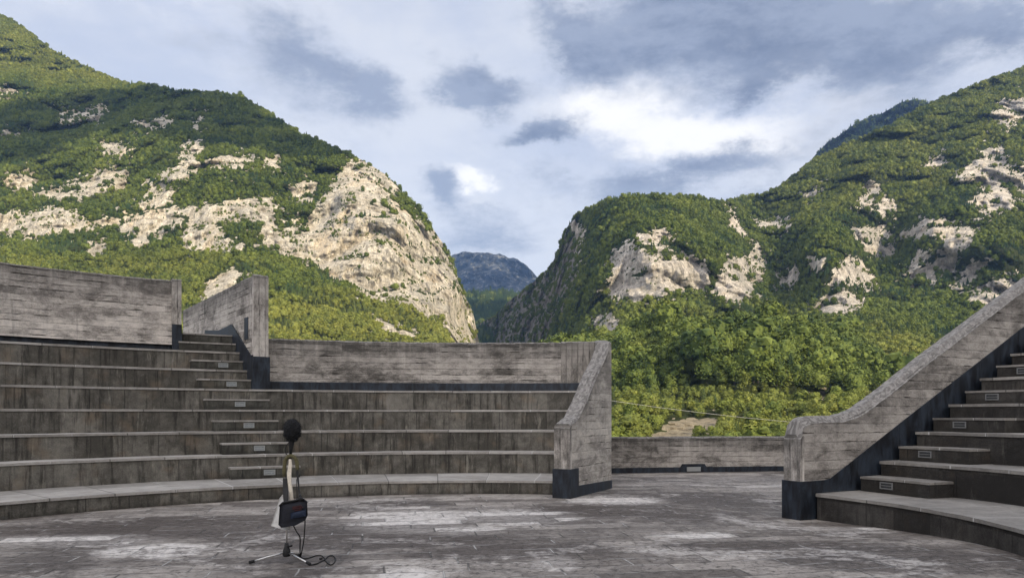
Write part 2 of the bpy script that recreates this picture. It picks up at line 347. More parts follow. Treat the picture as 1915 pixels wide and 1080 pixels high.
def plain(name, col, rough=.6, metal=0., noise=.25, scale=40., bumpd=0.):
    m, T, b = new_mat(name)
    P = T.n('ShaderNodeTexCoord').outputs['Object']; n = T.noise(P, scale, 5, .65)
    c = T.mix(T.ss(n, .3, .7), tuple(x*(1-noise) for x in col), tuple(min(1, x*(1+noise)) for x in col))
    T.put(b.inputs['Base Color'], c); b.inputs['Roughness'].default_value = rough; b.inputs['Metallic'].default_value = metal
    if bumpd: bump(T, b, n, .7, bumpd)
    return m

def terrain_mat(name, soil, rock_lo, rock_hi, ochre=.25):
    m, T, b = new_mat(name)
    P = T.n('ShaderNodeTexCoord').outputs['Object']; rk = T.attr('rock'); sx, sy, sz = T.sep(P)
    n1 = T.noise(P, .012, 6, .65, .5); n2 = T.noise(T.vm('MULTIPLY', P, (1, 1, .35)), .05, 8, .72, .6); n3 = T.noise(T.vm('MULTIPLY', P, (1, 1, 2.2)), .11, 6, .72, .4)
    t = T.m('ADD', T.m('ADD', T.m('MULTIPLY', n2, .9), T.m('MULTIPLY', n3, .6)), T.m('MULTIPLY', n1, .5))
    rc = T.mix(T.ss(t, .78, 1.22), rock_lo, rock_hi)
    rc = T.mix(T.m('MULTIPLY', T.ss(n1, .5, .66), ochre), rc, (.60, .44, .25))
    gr = T.ss(T.noise(T.vm('ADD', P, (31, 7, 3)), .018, 6, .7), .5, .64); rc = T.mix(T.m('MULTIPLY', gr, .5), rc, (.33, .32, .28))
    rc = T.mix(T.m('MULTIPLY', T.ss(T.noise(P, .28, 5, .75), .55, .70), .5), rc, (.17, .17, .12))
    rc = T.mix(T.m('MULTIPLY', T.attr('grey'), .85), rc, hsvmul(T, rc, .26))  # painted shade darkens the rock of the gorge wall turned from the sun
    ck = T.ss(T.noise(T.vm('MULTIPLY', P, (1, 1, .28)), .085, 9, .78, 1.2), .53, .66); rc = T.mix(T.m('MULTIPLY', ck, .6), rc, (.13, .12, .095))
    fin = T.noise(T.vm('MULTIPLY', P, (1, 1, .4)), .24, 7, .8, .4); rc = hsvmul(T, rc, T.ss(fin, .36, .60, .66, 1.25))
    bed = T.noise(T.vm('MULTIPLY', P, (.12, .12, 1.)), .16, 5, .7, .5); rc = T.mix(T.m('MULTIPLY', T.ss(bed, .56, .66), .42), rc, (.14, .13, .10))
    gcol = T.mix(T.ss(T.noise(P, .03, 6, .7), .35, .65), tuple(x*.6 for x in soil), tuple(x*1.5 for x in soil))
    gcol = T.mix(T.m('MULTIPLY', T.ss(T.noise(P, .15, 5, .7), .5, .7), .5), gcol, (.02, .03, .01))
    f = T.ss(T.m('ADD', rk, T.m('MULTIPLY', T.m('SUBTRACT', n3, .5), .55)), .42, .56)
    T.put(b.inputs['Base Color'], T.mix(f, gcol, rc)); b.inputs['Roughness'].default_value = .95; b.inputs['Specular IOR Level'].default_value = .1
    bump(T, b, T.m('ADD', T.m('ADD', T.m('MULTIPLY', n2, 1.), T.m('MULTIPLY', n3, .7)), T.m('SUBTRACT', T.m('MULTIPLY', fin, .8), T.m('MULTIPLY', ck, .6))), 1., 10.)
    return m

def leaf_mat(name, dark, lite, warm):
    m, T, b = new_mat(name)
    P = T.n('ShaderNodeTexCoord').outputs['Object']
    oi = T.n('ShaderNodeObjectInfo').outputs['Random']; tint = T.attr('tint', 'INSTANCER')
    n = T.noise(P, 3.2, 4, .6); n2 = T.noise(P, 11., 3, .6)
    P2 = T.n('ShaderNodeNewGeometry').outputs['Position']; pt = T.ss(T.noise(P2, .011, 5, .65, .5), .40, .60)
    c = T.mix(T.m('ADD', T.m('MULTIPLY', pt, .34), T.m('ADD', T.m('MULTIPLY', oi, .36), T.m('MULTIPLY', T.ss(n, .35, .65), .34))), dark, lite)
    c = T.mix(T.m('MULTIPLY', tint, T.m('ADD', .35, T.m('MULTIPLY', T.m('FRACT', T.m('MULTIPLY', oi, 37.)), .65))), c, warm)
    c = hsvmul(T, c, T.ss(n2, .3, .7, .72, 1.25))
    T.put(b.inputs['Base Color'], c); b.inputs['Roughness'].default_value = .7; b.inputs['Specular IOR Level'].default_value = .15
    return m

M_WALL = concrete_board('board_concrete', (.150, .134, .118), (.70, .635, .56), line=.25)
M_WALLB = concrete_board('board_concrete_dark', (.085, .076, .065), (.56, .51, .45), top=.40, line=.3)
M_FIN = concrete_board('board_concrete_pale', (.21, .19, .166), (.60, .55, .48), top=.12, line=.12, brk=.6)
M_FINR = concrete_board('board_concrete_grey', (.115, .103, .090), (.46, .42, .37), top=.15, line=.22, brk=.75)
M_POST = concrete_board('board_concrete_upright', (.135, .122, .107), (.58, .53, .47), vertical=True, top=.15)
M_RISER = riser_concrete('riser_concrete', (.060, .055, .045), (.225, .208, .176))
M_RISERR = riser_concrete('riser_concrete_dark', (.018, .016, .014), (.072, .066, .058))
M_STEP = riser_concrete('step_concrete', (.040, .038, .031), (.150, .146, .124))
M_TREAD = tread_stone('tread_stone', (.17, .156, .136), (.46, .43, .39))
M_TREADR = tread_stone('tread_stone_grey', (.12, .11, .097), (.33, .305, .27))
M_POSTB = concrete_board('board_concrete_upright_dark', (.080, .072, .062), (.44, .40, .35), vertical=True, top=.5, line=.5)
M_METAL = metal_mat()
M_FLOOR = floor_mat()

# ------------------------------------------------------------------ amphitheatre: geometry measured from the photograph
LC = (-.482, 5.691); LR = [8.289, 9.989, 10.586, 11.183, 11.780, 12.377, 12.974, 13.35]
LZ = [.253+.443*k for k in range(7)]
RC = (-.10, 8.20); RR = [5.30, 6.65, 7.47, 8.28, 9.09, 9.92, 10.73, 11.54, 12.35]
RZ = [.33+.44*k for k in range(8)]
def hit(C, r, u):   # where the sight line of pixel column u meets a circle
    s = (u-CX)/F; a = s*s+1; b = -2*(s*C[0]+C[1]); c = C[0]**2+C[1]**2-r*r
    d = (-b+math.sqrt(b*b-4*a*c))/(2*a); return s*d, d
def ang(C, p): return math.atan2(p[0]-C[0], p[1]-C[1])          # from +Y towards +X
def pol(C, r, a): return (C[0]+r*math.sin(a), C[1]+r*math.cos(a))
def fz(x, y):       # the arena paving falls gently towards the entrance wall
    sm = lambda t: max(0, min(1, t))**2*(3-2*max(0, min(1, t)))
    return sm((x-1.5)/3.)*(.06-.113*sm((y-7.5)/3.7)) * (1 - sm((y-12)/4.))

def arc_solid(mb, C, r0, r1, a0, a1, z0, z1, step=.03, jit=0., dtop=None, nz=1):
    n = max(2, int(abs(a1-a0)*r0/(step*10))); A = [a0+(a1-a0)*i/n for i in range(n+1)]
    rj = [random.uniform(-jit, jit) for _ in A]; zj = [random.uniform(-jit, jit) for _ in A]
    for i in range(n):
        aA, aB = A[i], A[i+1]; uA, uB = aA*r0, aB*r0
        p = lambda r, a, z: (*pol(C, r, a), z)
        fA, fB = r0+rj[i], r0+rj[i+1]; tA, tB = z1+zj[i], z1+zj[i+1]; h = z1-z0
        mb.face([p(fA, aA, z0), p(fB, aB, z0), p(fB, aB, tB), p(fA, aA, tA)], [(uA, z0), (uB, z0), (uB, z1), (uA, z1)], [(h, 0), (h, 0), (0, h), (0, h)])
        mb.face([p(fA, aA, tA), p(fB, aB, tB), p(r1, aB, tB), p(r1, aA, tA)], [(uA, 0), (uB, 0), (uB, r1-r0), (uA, r1-r0)])
        mb.face([p(r1, aA, z0), p(r1, aA, tA), p(r1, aB, tB), p(r1, aB, z0)])
        mb.face([p(fA, aA, z0), p(r1, aA, z0), p(r1, aB, z0), p(fB, aB, z0)])
    for a, q, z_ in ((a0, rj[0], zj[0]), (a1, rj[-1], zj[-1])):
        x0, x1 = pol(C, r0+q, a), pol(C, r1, a)
        mb.face([(*x0, z0), (*x1, z0), (*x1, z1+z_), (*x0, z1+z_)], [(r0, z0), (r1, z0), (r1, z1), (r0, z1)], [(z1-z0, 0)]*2+[(0, z1-z0)]*2)

def resample(path, step):
    out = [path[0]]
    for a, b in zip(path[:-1], path[1:]):
        L = math.dist(a, b); n = max(1, int(L/step)); out += [(a[0]+(b[0]-a[0])*i/n, a[1]+(b[1]-a[1])*i/n) for i in range(1, n+1)]
    return out
def normals(P, side):
    out = []
    for i in range(len(P)):
        a, b = P[max(0, i-1)], P[min(len(P)-1, i+1)]; dx, dy = b[0]-a[0], b[1]-a[1]; L = math.hypot(dx, dy) or 1
        out.append((-dy/L*side, dx/L*side))
    return out
def loft_wall(path, ztop, zbot, th, side, ch=.03, ch2=.03, step=.15, jit=.006, mb=None, s0=0.):
    """wall whose visible face runs along path; its thickness th lies on the side given (+1 left of travel)"""
    mb = mb or MB(); P = resample(path, step); Nn = normals(P, side); s = s0; ss = []
    for i, p in enumerate(P):
        if i: s += math.dist(P[i-1], p)
        ss.append(s)
    rings = []
    for i, p in enumerate(P):
        zt = ztop(ss[i]-s0, p)+random.uniform(-jit, jit); zb = zbot(ss[i]-s0, p) if callable(zbot) else zbot; n = Nn[i]
        q = lambda o, z: (p[0]+n[0]*o, p[1]+n[1]*o, z)
        j = lambda: random.uniform(-jit, jit)*1.3
        rings.append([q(0, zb), q(0, zt-ch+j()), q(ch+j(), zt), q(th-ch2+j(), zt), q(th, zt-ch2+j()), q(th, zb)])
    for i in range(len(P)-1):
        A, B = rings[i], rings[i+1]; u0, u1 = ss[i], ss[i+1]
        for k in range(5):
            pts = [A[k], B[k], B[k+1], A[k+1]]
            if k in (0, 4):
                mb.face(pts, [(u0, A[k][2]), (u1, B[k][2]), (u1, B[k+1][2]), (u0, A[k+1][2])],
                        [(A[2][2]-A[k][2], A[k][2]-A[0][2]), (B[2][2]-B[k][2], B[k][2]-B[0][2]), (B[2][2]-B[k+1][2], B[k+1][2]-B[0][2]), (A[2][2]-A[k+1][2], A[k+1][2]-A[0][2])])
            else:
                wd = [0, ch*1.4, ch*1.4+th-ch-ch2, ch*1.4+th-ch+ch2*.4]; w0, w1 = 100+wd[k-1], 100+wd[k]
                mb.face(pts, [(u0, w0), (u1, w0), (u1, w1), (u0, w1)])
    for Rg in (rings[0], rings[-1]):
        zt = Rg[2][2]; base = Rg[0]
        mb.face(Rg, [(math.dist(p[:2], base[:2])+33.3, p[2]) for p in Rg], [(zt-p[2], p[2]-base[2]) for p in Rg])
    return mb
def strip(path, zlo, zhi, side, off=.012, th=.01, step=.1, mb=None, close=True):
    """thin metal plate standing proud of a wall face; it lies on the side of the path given"""
    mb = mb or MB(); P = resample(path, step); Nn = normals(P, side); s = 0; rings = []; ss = []
    for i, p in enumerate(P):
        if i: s += math.dist(P[i-1], p)
        ss.append(s); n = Nn[i]; a, b = zlo(s, p), zhi(s, p)
        q = lambda o, z: (p[0]+n[0]*o, p[1]+n[1]*o, z)
        rings.append([q(off, a), q(off, b), q(.0, b), q(.0, a)])
    for i in range(len(P)-1):
        A, B = rings[i], rings[i+1]
        for k in range(4):
            mb.face([A[k], B[k], B[(k+1) % 4], A[(k+1) % 4]], [(ss[i], A[k][2]), (ss[i+1], B[k][2]), (ss[i+1], B[(k+1) % 4][2]), (ss[i], A[(k+1) % 4][2])])
    mb.face(rings[0]); mb.face(rings[-1])
    return mb
def interp(tab):
    xs = [t[0] for t in tab]; ys = [t[1] for t in tab]
    return lambda s, p=None: float(np.interp(s, xs, ys))
def on_plane(P0, D, u, v):      # pixel -> (distance along a vertical plane through P0 in plan direction D, height)
    s = (u-CX)/F; t = (s*P0[1]-P0[0])/(D[0]-s*D[1]); d = P0[1]+t*D[1]; return t, EYE+(HZ-v)/F*d
def unit(a, b): L = math.dist(a, b); return ((b[0]-a[0])/L, (b[1]-a[1])/L)
def perp(D, k): return (-D[1]*k, D[0]*k)
def add(p, *q):
    x, y = p
    for (a, b) in q: x += a; y += b
    return (x, y)
def mul(D, k): return (D[0]*k, D[1]*k)

# arena floor ---------------------------------------------------------
def build_floor():
    xs = np.arange(-15, 15.01, .5); ys = np.arange(-9, 24.01, .5); V = []; Fc = []
    for yy in ys:
        for xx in xs: V.append((xx, yy, fz(xx, yy)))
    nx = len(xs)
    for j in range(len(ys)-1):
        for i in range(nx-1): a = j*nx+i; Fc.append((a, a+1, a+1+nx, a+nx))
    me = bpy.data.meshes.new('paved_floor'); me.from_pydata(V, [], Fc)
    tag(link_mesh('paved_floor', me, M_FLOOR, smooth=True), 'weathered stone paving of the arena with pale lime patches', 'paving', kind='structure')
    mb = MB(); mb.box((0, 7.5, -9.2), (29.8, 32.8, 18.0))
    tag(mb.build('terrace_ground', M_WALLB), 'concrete terrace block carrying the arena paving', 'terrace', kind='structure')
build_floor()

# end points of the stair beside the tall flank wall
def a_at(C, r, u): return ang(C, hit(C, r, u))
P_F1 = hit(LC, 12.0, 474); P_F1b = (-9.76, 22.2)
D_F1 = unit(P_F1, P_F1b)

# left and middle seating bank ------------------------------------------
bank = tag(empty('seating_bank', (LC[0], LC[1]+8.5, 0)), 'long curved bank of seven grey concrete seating tiers behind the microphone', 'seating', 'stepped concrete seating')
a_left = R(-128)
a_fin2 = ang(LC, (1.02, 14.2))
ends = []
for k in range(7):
    r0, r1 = LR[k], LR[k+1]; z0 = 0 if k == 0 else LZ[k-1]-.04; z1 = LZ[k]
    a1 = ang(LC, (.80, 13.9)) if k < 2 else (ang(LC, (1.50, 14.8)) if k < 5 else a_at(LC, r0, 476 if k == 5 else 457))
    if k == 0: a1 = ang(LC, (.74, 13.45))
    mb = MB(); arc_solid(mb, LC, r0, r1+.5 if k < 6 else 14.6, a_left, a1, z0-.02, z1-.045)
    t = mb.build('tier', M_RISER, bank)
    mb = MB(); arc_solid(mb, LC, r0-.018, r1+(.02 if k not in (4, 6) else 1.2), a_left-.001, a1+.0015, z1-.043, z1, jit=.0035)
    mb.build('tread', M_TREAD, t)

M_LAMP, T_, b_ = new_mat('lamp_frame_steel'); b_.inputs['Base Color'].default_value = (.40, .41, .40, 1); b_.inputs['Metallic'].default_value = .6; b_.inputs['Roughness'].default_value = .45
M_LAMPD, T_, b_ = new_mat('lamp_frame_dark'); b_.inputs['Base Color'].default_value = (.16, .16, .155, 1); b_.inputs['Roughness'].default_value = .6
M_LENS = plain('lamp_lens', (.27, .29, .29), .4); M_LENSD = plain('lamp_lens_dark', (.03, .032, .034), .4)
def step_light(mb_parent, C, r, a, z, w=.21, h=.085):
    """small bulkhead lamp on a riser: frame with two bars over a lens"""
    x, y = pol(C, r, a); rz = -a
    e = lambda lx, ly, lz: (x+lx*math.cos(rz)-ly*math.sin(rz), y+lx*math.sin(rz)+ly*math.cos(rz), z+lz)
    mb = MB()
    mb.box(e(0, -.008, h/2), (w, .016, .016), rz); mb.box(e(0, -.008, -h/2), (w, .016, .016), rz)
    mb.box(e(-w/2+.008, -.008, 0), (.016, .0155, h-.017), rz); mb.box(e(w/2-.008, -.008, 0), (.016, .0155, h-.017), rz)
    mb.box(e(0, -.007, 0), (w-.034, .012, .010), rz)
    o = mb.build('step_light', M_LAMPD if C is RC else M_LAMP, mb_parent)
    mb = MB(); mb.box(e(0, -.003, 0), (w-.03, .007, h-.02), rz); mb.build('lens', M_LENSD if C is RC else M_LENS, mb_parent)
    return o
def stair(name, label, C, rows, mr, mt, group):
    root = tag(empty(name, (*pol(C, rows[0][0], rows[0][2]), 0)), label, 'stairs', group)
    for (r, r1, a0, a1, z0, z1, la) in rows:
        mb = MB(); arc_solid(mb, C, r, r1, a0, a1, z0+.002, z1-.035)
        s = mb.build('step', mr, root)
        mb = MB(); arc_solid(mb, C, r-.014, r1, a0-.001, a1+.001, z1-.033, z1, jit=.002); mb.build('tread', mt, s)
        if la is not None: step_light(s, C, r-.001, la, z0+(z1-z0)*.52)
    return root
rows = []
BL = [(432.7, 561, 504), (416.4, 540, 485), (401, 519.7, 465.5), (385, 503, 449), (372, 485, 433), (359, 465, 417.5)]
for k, (ua, ub, ul) in enumerate(BL):
    r = LR[k+1]-.30; rows.append((r, LR[k+1]+.03, a_at(LC, r, ua), a_at(LC, r, ub), LZ[k], LZ[k]+.2215, a_at(LC, r, ul)))
r = LR[6]+.30; rows.append((r, r+.62, a_at(LC, r, 335), a_at(LC, r, 447), LZ[6], LZ[6]+.2215, None))
r = LR[6]+.60; rows.append((r, r+6., a_at(LC, r, 342), a_at(LC, r, 436), LZ[6]+.2, LZ[6]+.443, None))
stair('stair_flight', 'narrow concrete steps with lamps climbing the curved bank beside the tall flank wall', LC, rows, M_STEP, M_TREAD, 'lit concrete stairs')

# left parapet -----------------------------------------------------------
zl = 4.50
rp = 13.33
aA, aB = a_left, a_at(LC, rp, 322)
arc = lambda C, r, a0, a1, n=60: [pol(C, r, a0+(a1-a0)*i/n) for i in range(n+1)]
mb = loft_wall(arc(LC, rp, aA, aB, 90), lambda s, p: zl, LZ[6]+.14, .32, +1, ch=.02, step=.25)
par = mb.build('parapet_wall', M_WALL)
tag(par, 'tall curved board marked concrete parapet above the highest seating tier', 'parapet', 'concrete parapets')
pe = hit(LC, rp-.05, 321.5); pf = hit(LC, rp-.05, 339.5)
mb = loft_wall([pe, pf], lambda s, p: zl+.03, LZ[6]+.60, .45, +1, ch=.02, step=.1); mb.build('end_post', M_POST, par)
mb = loft_wall([hit(LC, rp-.045, 321.8), hit(LC, rp-.045, 340.2)], lambda s, p: LZ[6]+.598, LZ[6]-.01, .44, +1, ch=.004, ch2=.004, jit=0); mb.build('metal_shoe', M_METAL, par)
mb = loft_wall(arc(LC, rp+.06, aA, aB-.002, 90), lambda s, p: LZ[6]+.138, LZ[6], .2, +1, ch=.004, ch2=.004, jit=0, step=.4); mb.build('metal_skirting', M_METAL, par)

# tall flank wall beside the stair ------------------------------------------
zf1 = 4.56
mb = loft_wall([P_F1, P_F1b], lambda s, p: zf1, LZ[4]-.1, .32, -1, ch=.03, step=.2)
f1 = mb.build('flank_wall', M_WALLB)
tag(f1, 'tall straight concrete flank wall above the top of the narrow lamp-lit steps', 'wall', 'concrete flank walls')
# upright boarded end face, metal shoe and raking skirting
e0 = P_F1; e1 = add(P_F1, perp(D_F1, -.32))
mb = loft_wall([add(e0, mul(D_F1, -.02), perp(D_F1, .004)), add(e1, mul(D_F1, -.02), perp(D_F1, -.004))], lambda s, p: zf1+.004, LZ[4], .10, +1, ch=.03, step=.1); mb.build('end_face', M_POST, f1)
sh = [add(e0, perp(D_F1, .03), mul(D_F1, 0.)), add(e0, perp(D_F1, .03), mul(D_F1, -.045)), add(e1, perp(D_F1, -.03), mul(D_F1, -.045)), add(e1, perp(D_F1, -.03))]
zsh = on_plane(P_F1, D_F1, 474, 666)[1]
mb = MB(); c0, c1, c2, c3 = [(*p, LZ[4]-.02) for p in sh]; t0, t1, t2, t3 = [(*p, zsh) for p in sh]
for q in ((c0, c1, t1, t0), (c1, c2, t2, t1), (c2, c3, t3, t2), (t0, t1, t2, t3), (c3, c0, t0, t3)): mb.face(q)
mb.build('metal_shoe', M_METAL, f1)
sk = sorted([on_plane(P_F1, D_F1, u, v) for u, v in ((470, 664), (452, 634), (435, 606), (425, 611), (410, 617.5), (385, 617))])
zsk = interp(sk)
mb = strip([add(P_F1, mul(D_F1, .005)), add(P_F1, mul(D_F1, sk[-1][0]))], lambda s, p: LZ[4], zsk, +1, off=.03); mb.build('metal_skirting', M_METAL, f1)
q0, z0_ = on_plane(P_F1, D_F1, 464.5, 592); q1, z1_ = on_plane(P_F1, D_F1, 457.5, 645)
mb = strip([add(P_F1, mul(D_F1, q0)), add(P_F1, mul(D_F1, q1))], lambda s, p: z1_+.12, lambda s, p: z0_, +1, off=.012); mb.build('dark_slot_plate', M_METAL, f1)  # flat dark plate standing in for the darkness of a slit recess

# middle parapet ---------------------------------------------------------
rm = 12.30
P_F2, P_F2R, P_F2E = (.715, 13.25), (1.025, 13.2), (2.0, 15.05)
aC, aD = a_at(LC, rm, 499.5), ang(LC, (2.0, 17.7))
zm = 3.20
mb = loft_wall(arc(LC, rm, aC, a_at(LC, rm, 1049), 80), lambda s, p: zm, LZ[4]+.2, .3, +1, ch=.03, step=.2)
pm = mb.build('parapet_wall', M_WALLB); tag(pm, 'low curved dark stained concrete parapet closing the middle of the seating bank', 'parapet', 'concrete parapets')
mb = loft_wall(arc(LC, rm-.003, a_at(LC, rm, 1049.4), aD, 10), lambda s, p: zm+.012, LZ[4]+.2, .3, +1, ch=.03, step=.12); mb.build('upright_panel', M_POSTB, pm)
mb = loft_wall(arc(LC, rm-.06, aC, aD-.004, 80), lambda s, p: LZ[4]+.198, LZ[4]+.001, .2, +1, ch=.01, ch2=.01, jit=0, step=.4); mb.build('metal_skirting', M_METAL, pm)

# middle flank wall, short and steep ------------------------------------------
D_F2 = unit(P_F2R, P_F2E)
pts2 = [(1062.5, 815), (1063.2, 800), (1066, 792), (1073.5, 786), (1083, 778), (1090, 763), (1098, 747), (1115.5, 702), (1133, 667), (1142, 639)]
prof2 = [on_plane(P_F2R, D_F2, u, v) for u, v in pts2]; prof2[0] = (0., prof2[0][1]); prof2 = [p for i, p in enumerate(prof2) if i == 0 or p[0] > prof2[i-1][0]+.004]
L2 = math.dist(P_F2R, P_F2E); prof2 += [(L2+2.7, 3.23)]
th2 = .305
path2 = [P_F2R, P_F2E, add(P_F2E, mul((.10, 1.), 2.68))]
def z_f2(s, p): return float(np.interp(s, [q[0] for q in prof2], [q[1] for q in prof2]))
mb = loft_wall(path2, z_f2, -.15, th2, +1, ch=.035, ch2=.03, step=.055, jit=.0035)
f2 = mb.build('flank_wall', M_FIN); tag(f2, 'pale concrete flank wall with steep rough top ending the middle seating bank', 'wall', 'concrete flank walls')
nrm = perp(D_F2, 1)    # towards the seating
A0 = add(P_F2R, mul(D_F2, -.012)); A1 = add(P_F2R, mul(nrm, th2), mul(D_F2, -.012))
mb = loft_wall([add(A1, mul(nrm, .002)), add(A0, mul(nrm, -.002))], lambda s, p: z_f2(.0, p)-.03, .46, .08, +1, ch=.05, ch2=.01, step=.05, jit=.004); mb.build('end_face', M_POST, f2)
zs2 = on_plane(P_F2R, D_F2, 1064, 877)[1]
mb = MB(); o_ = .022
poly = [add(A1, mul(nrm, o_), mul(D_F2, .25)), add(A1, mul(nrm, o_), mul(D_F2, -o_)), add(A0, mul(nrm, -o_), mul(D_F2, -o_)), add(A0, mul(nrm, -o_), mul(D_F2, .36))]
for a, b in zip(poly[:-1], poly[1:]):
    d_ = math.dist(a, b); mb.face([(*a, -.06), (*b, -.06), (*b, zs2), (*a, zs2)], [(0, 0), (d_, 0), (d_, zs2), (0, zs2)])
mb.face([(*p, zs2) for p in poly]); a, b = poly[-1], add(P_F2R, mul(D_F2, .34)); mb.face([(*a, -.06), (*b, -.06), (*b, zs2), (*a, zs2)])
mb.build('metal_shoe', M_METAL, f2)
mb = strip([add(P_F2R, mul(D_F2, .34)), P_F2E], lambda s, p: -.06, lambda s, p: .20-.02*s, -1, off=.014); mb.build('metal_skirting', M_METAL, f2)

# low wall across the entrance -------------------------------------------------
g0, g1 = (1.4, 18.55), (8.6, 19.65); cmid = (4.9, 19.16)
pg = [(g0[0]+(g1[0]-g0[0])*t, (1-t)**2*g0[1]+2*t*(1-t)*19.25+t*t*g1[1]) for t in np.linspace(0, 1, 30)]
mb = loft_wall(pg, lambda s, p: .905, -.15, .3, +1, ch=.03, step=.15); gw = mb.build('parapet_wall', M_WALLB)
tag(gw, 'low concrete wall across the entrance gap between the two sloping flank walls', 'parapet', 'concrete parapets')
mb = strip(pg, lambda s, p: -.05, lambda s, p: .135 if abs(p[0]-4.63) > .31 else .215, -1, off=.02, step=.05); mb.build('metal_skirting', M_METAL, gw)
mb = MB(); i_ = min(range(30), key=lambda i: abs(pg[i][0]-4.63)); mb.box((4.63, pg[i_][1]-.03, .085), (.36, .05, .11), .13); mb.build('floor_lamp', M_LAMP, gw)

# right seating bank ---------------------------------------------------------
P3 = (4.19, 10.86); D3 = unit(P3, (8.93, 13.2))
def circ_line(C, r):   # where the line of the third flank wall meets a tier edge
    dx, dy = P3[0]-C[0], P3[1]-C[1]; b = dx*D3[0]+dy*D3[1]; c = dx*dx+dy*dy-r*r; t = -b+math.sqrt(max(0, b*b-c)); return add(P3, mul(D3, t))
bk = tag(empty('seating_bank', (5.2, 8.2, 0)), 'steep bank of dark concrete seating tiers curving past the frame edge', 'seating', 'stepped concrete seating')
a_end = R(205)
for k in range(8):
    r0, r1 = RR[k], RR[k+1]; z0 = -.12 if k == 0 else RZ[k-1]-.04; z1 = RZ[k]
    a0 = ang(RC, circ_line(RC, r0))+.012
    mb = MB(); arc_solid(mb, RC, r0, r1+.4, a0, a_end, z0-.02, z1-.045)
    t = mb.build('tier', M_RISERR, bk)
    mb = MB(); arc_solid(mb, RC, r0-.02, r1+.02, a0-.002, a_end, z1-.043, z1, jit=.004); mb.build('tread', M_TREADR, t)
rows = []
for k in range(7):
    r = RR[k+1]-.41 if k else RR[1]-.44; p = circ_line(RC, r); a0 = ang(RC, p)+.012; w = 1.12/r
    rows.append((r, RR[k+1]+.03, a0, a0+w, RZ[k], RZ[k]+.22, a0+w*.38))
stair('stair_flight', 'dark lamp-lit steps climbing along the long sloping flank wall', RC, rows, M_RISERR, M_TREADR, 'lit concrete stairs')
# long flank wall
pts3 = [(1497, 812), (1498, 800), (1501, 790), (1508, 783), (1520, 779), (1545, 777), (1576, 776.5), (1597, 771), (1613, 764), (1660, 730), (1746, 661), (1838, 592), (1912, 536)]
prof3 = [on_plane(P3, D3, u, v) for u, v in pts3]; prof3[0] = (0., prof3[0][1])
sl = (prof3[-1][1]-prof3[-3][1])/(prof3[-1][0]-prof3[-3][0]); prof3.append((prof3[-1][0]+4, prof3[-1][1]+4*sl))
L3 = prof3[-1][0]
z_f3 = interp(prof3)
mb = loft_wall([P3, add(P3, mul(D3, L3))], z_f3, -.2, .31, +1, ch=.10, ch2=.05, step=.06, jit=.0035)
f3 = mb.build('flank_wall', M_FINR); tag(f3, 'long sloping concrete flank wall with a swept rounded foot beside the dark steps', 'wall', 'concrete flank walls')
nr3 = perp(D3, 1)
A0 = add(P3, mul(D3, -.012)); A1 = add(P3, mul(nr3, .31), mul(D3, -.012))
mb = loft_wall([add(A1, mul(nr3, .002)), add(A0, mul(nr3, -.002))], lambda s, p: prof3[0][1]-.02, .46, .08, +1, ch=.05, ch2=.01, step=.05, jit=.005); mb.build('end_face', M_POST, f3)
sk3 = sorted([on_plane(P3, D3, u, v) for u, v in ((1497, 899.6), (1520, 898.5), (1550, 895.5), (1698.6, 778), (1915, 610))])
s3 = (sk3[-1][1]-sk3[-2][1])/(sk3[-1][0]-sk3[-2][0]); sk3.append((L3, sk3[-1][1]+s3*(L3-sk3[-1][0])))
mb = strip([P3, add(P3, mul(D3, L3))], lambda s, p: -.12, interp(sk3), -1, off=.016); mb.build('metal_skirting', M_METAL, f3)
mb = MB(); zs3 = sk3[0][1]; o_ = .02
poly = [add(A1, mul(nr3, o_), mul(D3, .3)), add(A1, mul(nr3, o_), mul(D3, -o_)), add(A0, mul(nr3, -o_), mul(D3, -o_)), add(A0, mul(nr3, -o_), mul(D3, .05))]
for a, b in zip(poly[:-1], poly[1:]):
    d_ = math.dist(a, b); mb.face([(*a, -.14), (*b, -.14), (*b, zs3), (*a, zs3)], [(0, 0), (d_, 0), (d_, zs3), (0, zs3)])
mb.face([(*p, zs3) for p in poly]); mb.build('metal_shoe', M_METAL, f3)

# ------------------------------------------------------------------ terrain: depths over sight lines, measured as elevation and bearing
class TPS:
    def __init__(s, pts, reg=1e-3):
        p = np.array(pts, float); s.x = p[:, :2]/500.; y = p[:, 2]; n = len(y)
        K = s.k(s.x, s.x)+np.eye(n)*reg; Q = np.c_[np.ones(n), s.x]; A = np.block([[K, Q], [Q.T, np.zeros((3, 3))]])
        c = np.linalg.solve(A, np.r_[y, 0, 0, 0]); s.w, s.a = c[:n], c[n:]
    @staticmethod
    def k(a, b):
        r2 = ((a[:, None]-b[None])**2).sum(-1); return .5*r2*np.log(r2+1e-9)
    def __call__(s, u, v):
        q = np.c_[u, v]/500.; out = np.empty(len(q))
        for i in range(0, len(q), 20000): out[i:i+20000] = s.k(q[i:i+20000], s.x)@s.w+s.a[0]+q[i:i+20000]@s.a[1:]
        return out
def sdist(u, v, poly):
    p = np.array(poly, float); d2 = np.full(len(u), 1e18); ins = np.zeros(len(u), bool)
    for i in range(len(p)):
        a, b = p[i], p[(i+1) % len(p)]; e = b-a; wx, wy = u-a[0], v-a[1]
        t = np.clip((wx*e[0]+wy*e[1])/(e@e+1e-9), 0, 1); d2 = np.minimum(d2, (wx-t*e[0])**2+(wy-t*e[1])**2)
        c = ((a[1] > v) != (b[1] > v)); ins ^= c & (u < (b[0]-a[0])*(v-a[1])/(b[1]-a[1]+1e-12)+a[0])
    return np.where(ins, 1, -1)*np.sqrt(d2)
FOREST = []      # (positions, height, kind index, tint, bare)
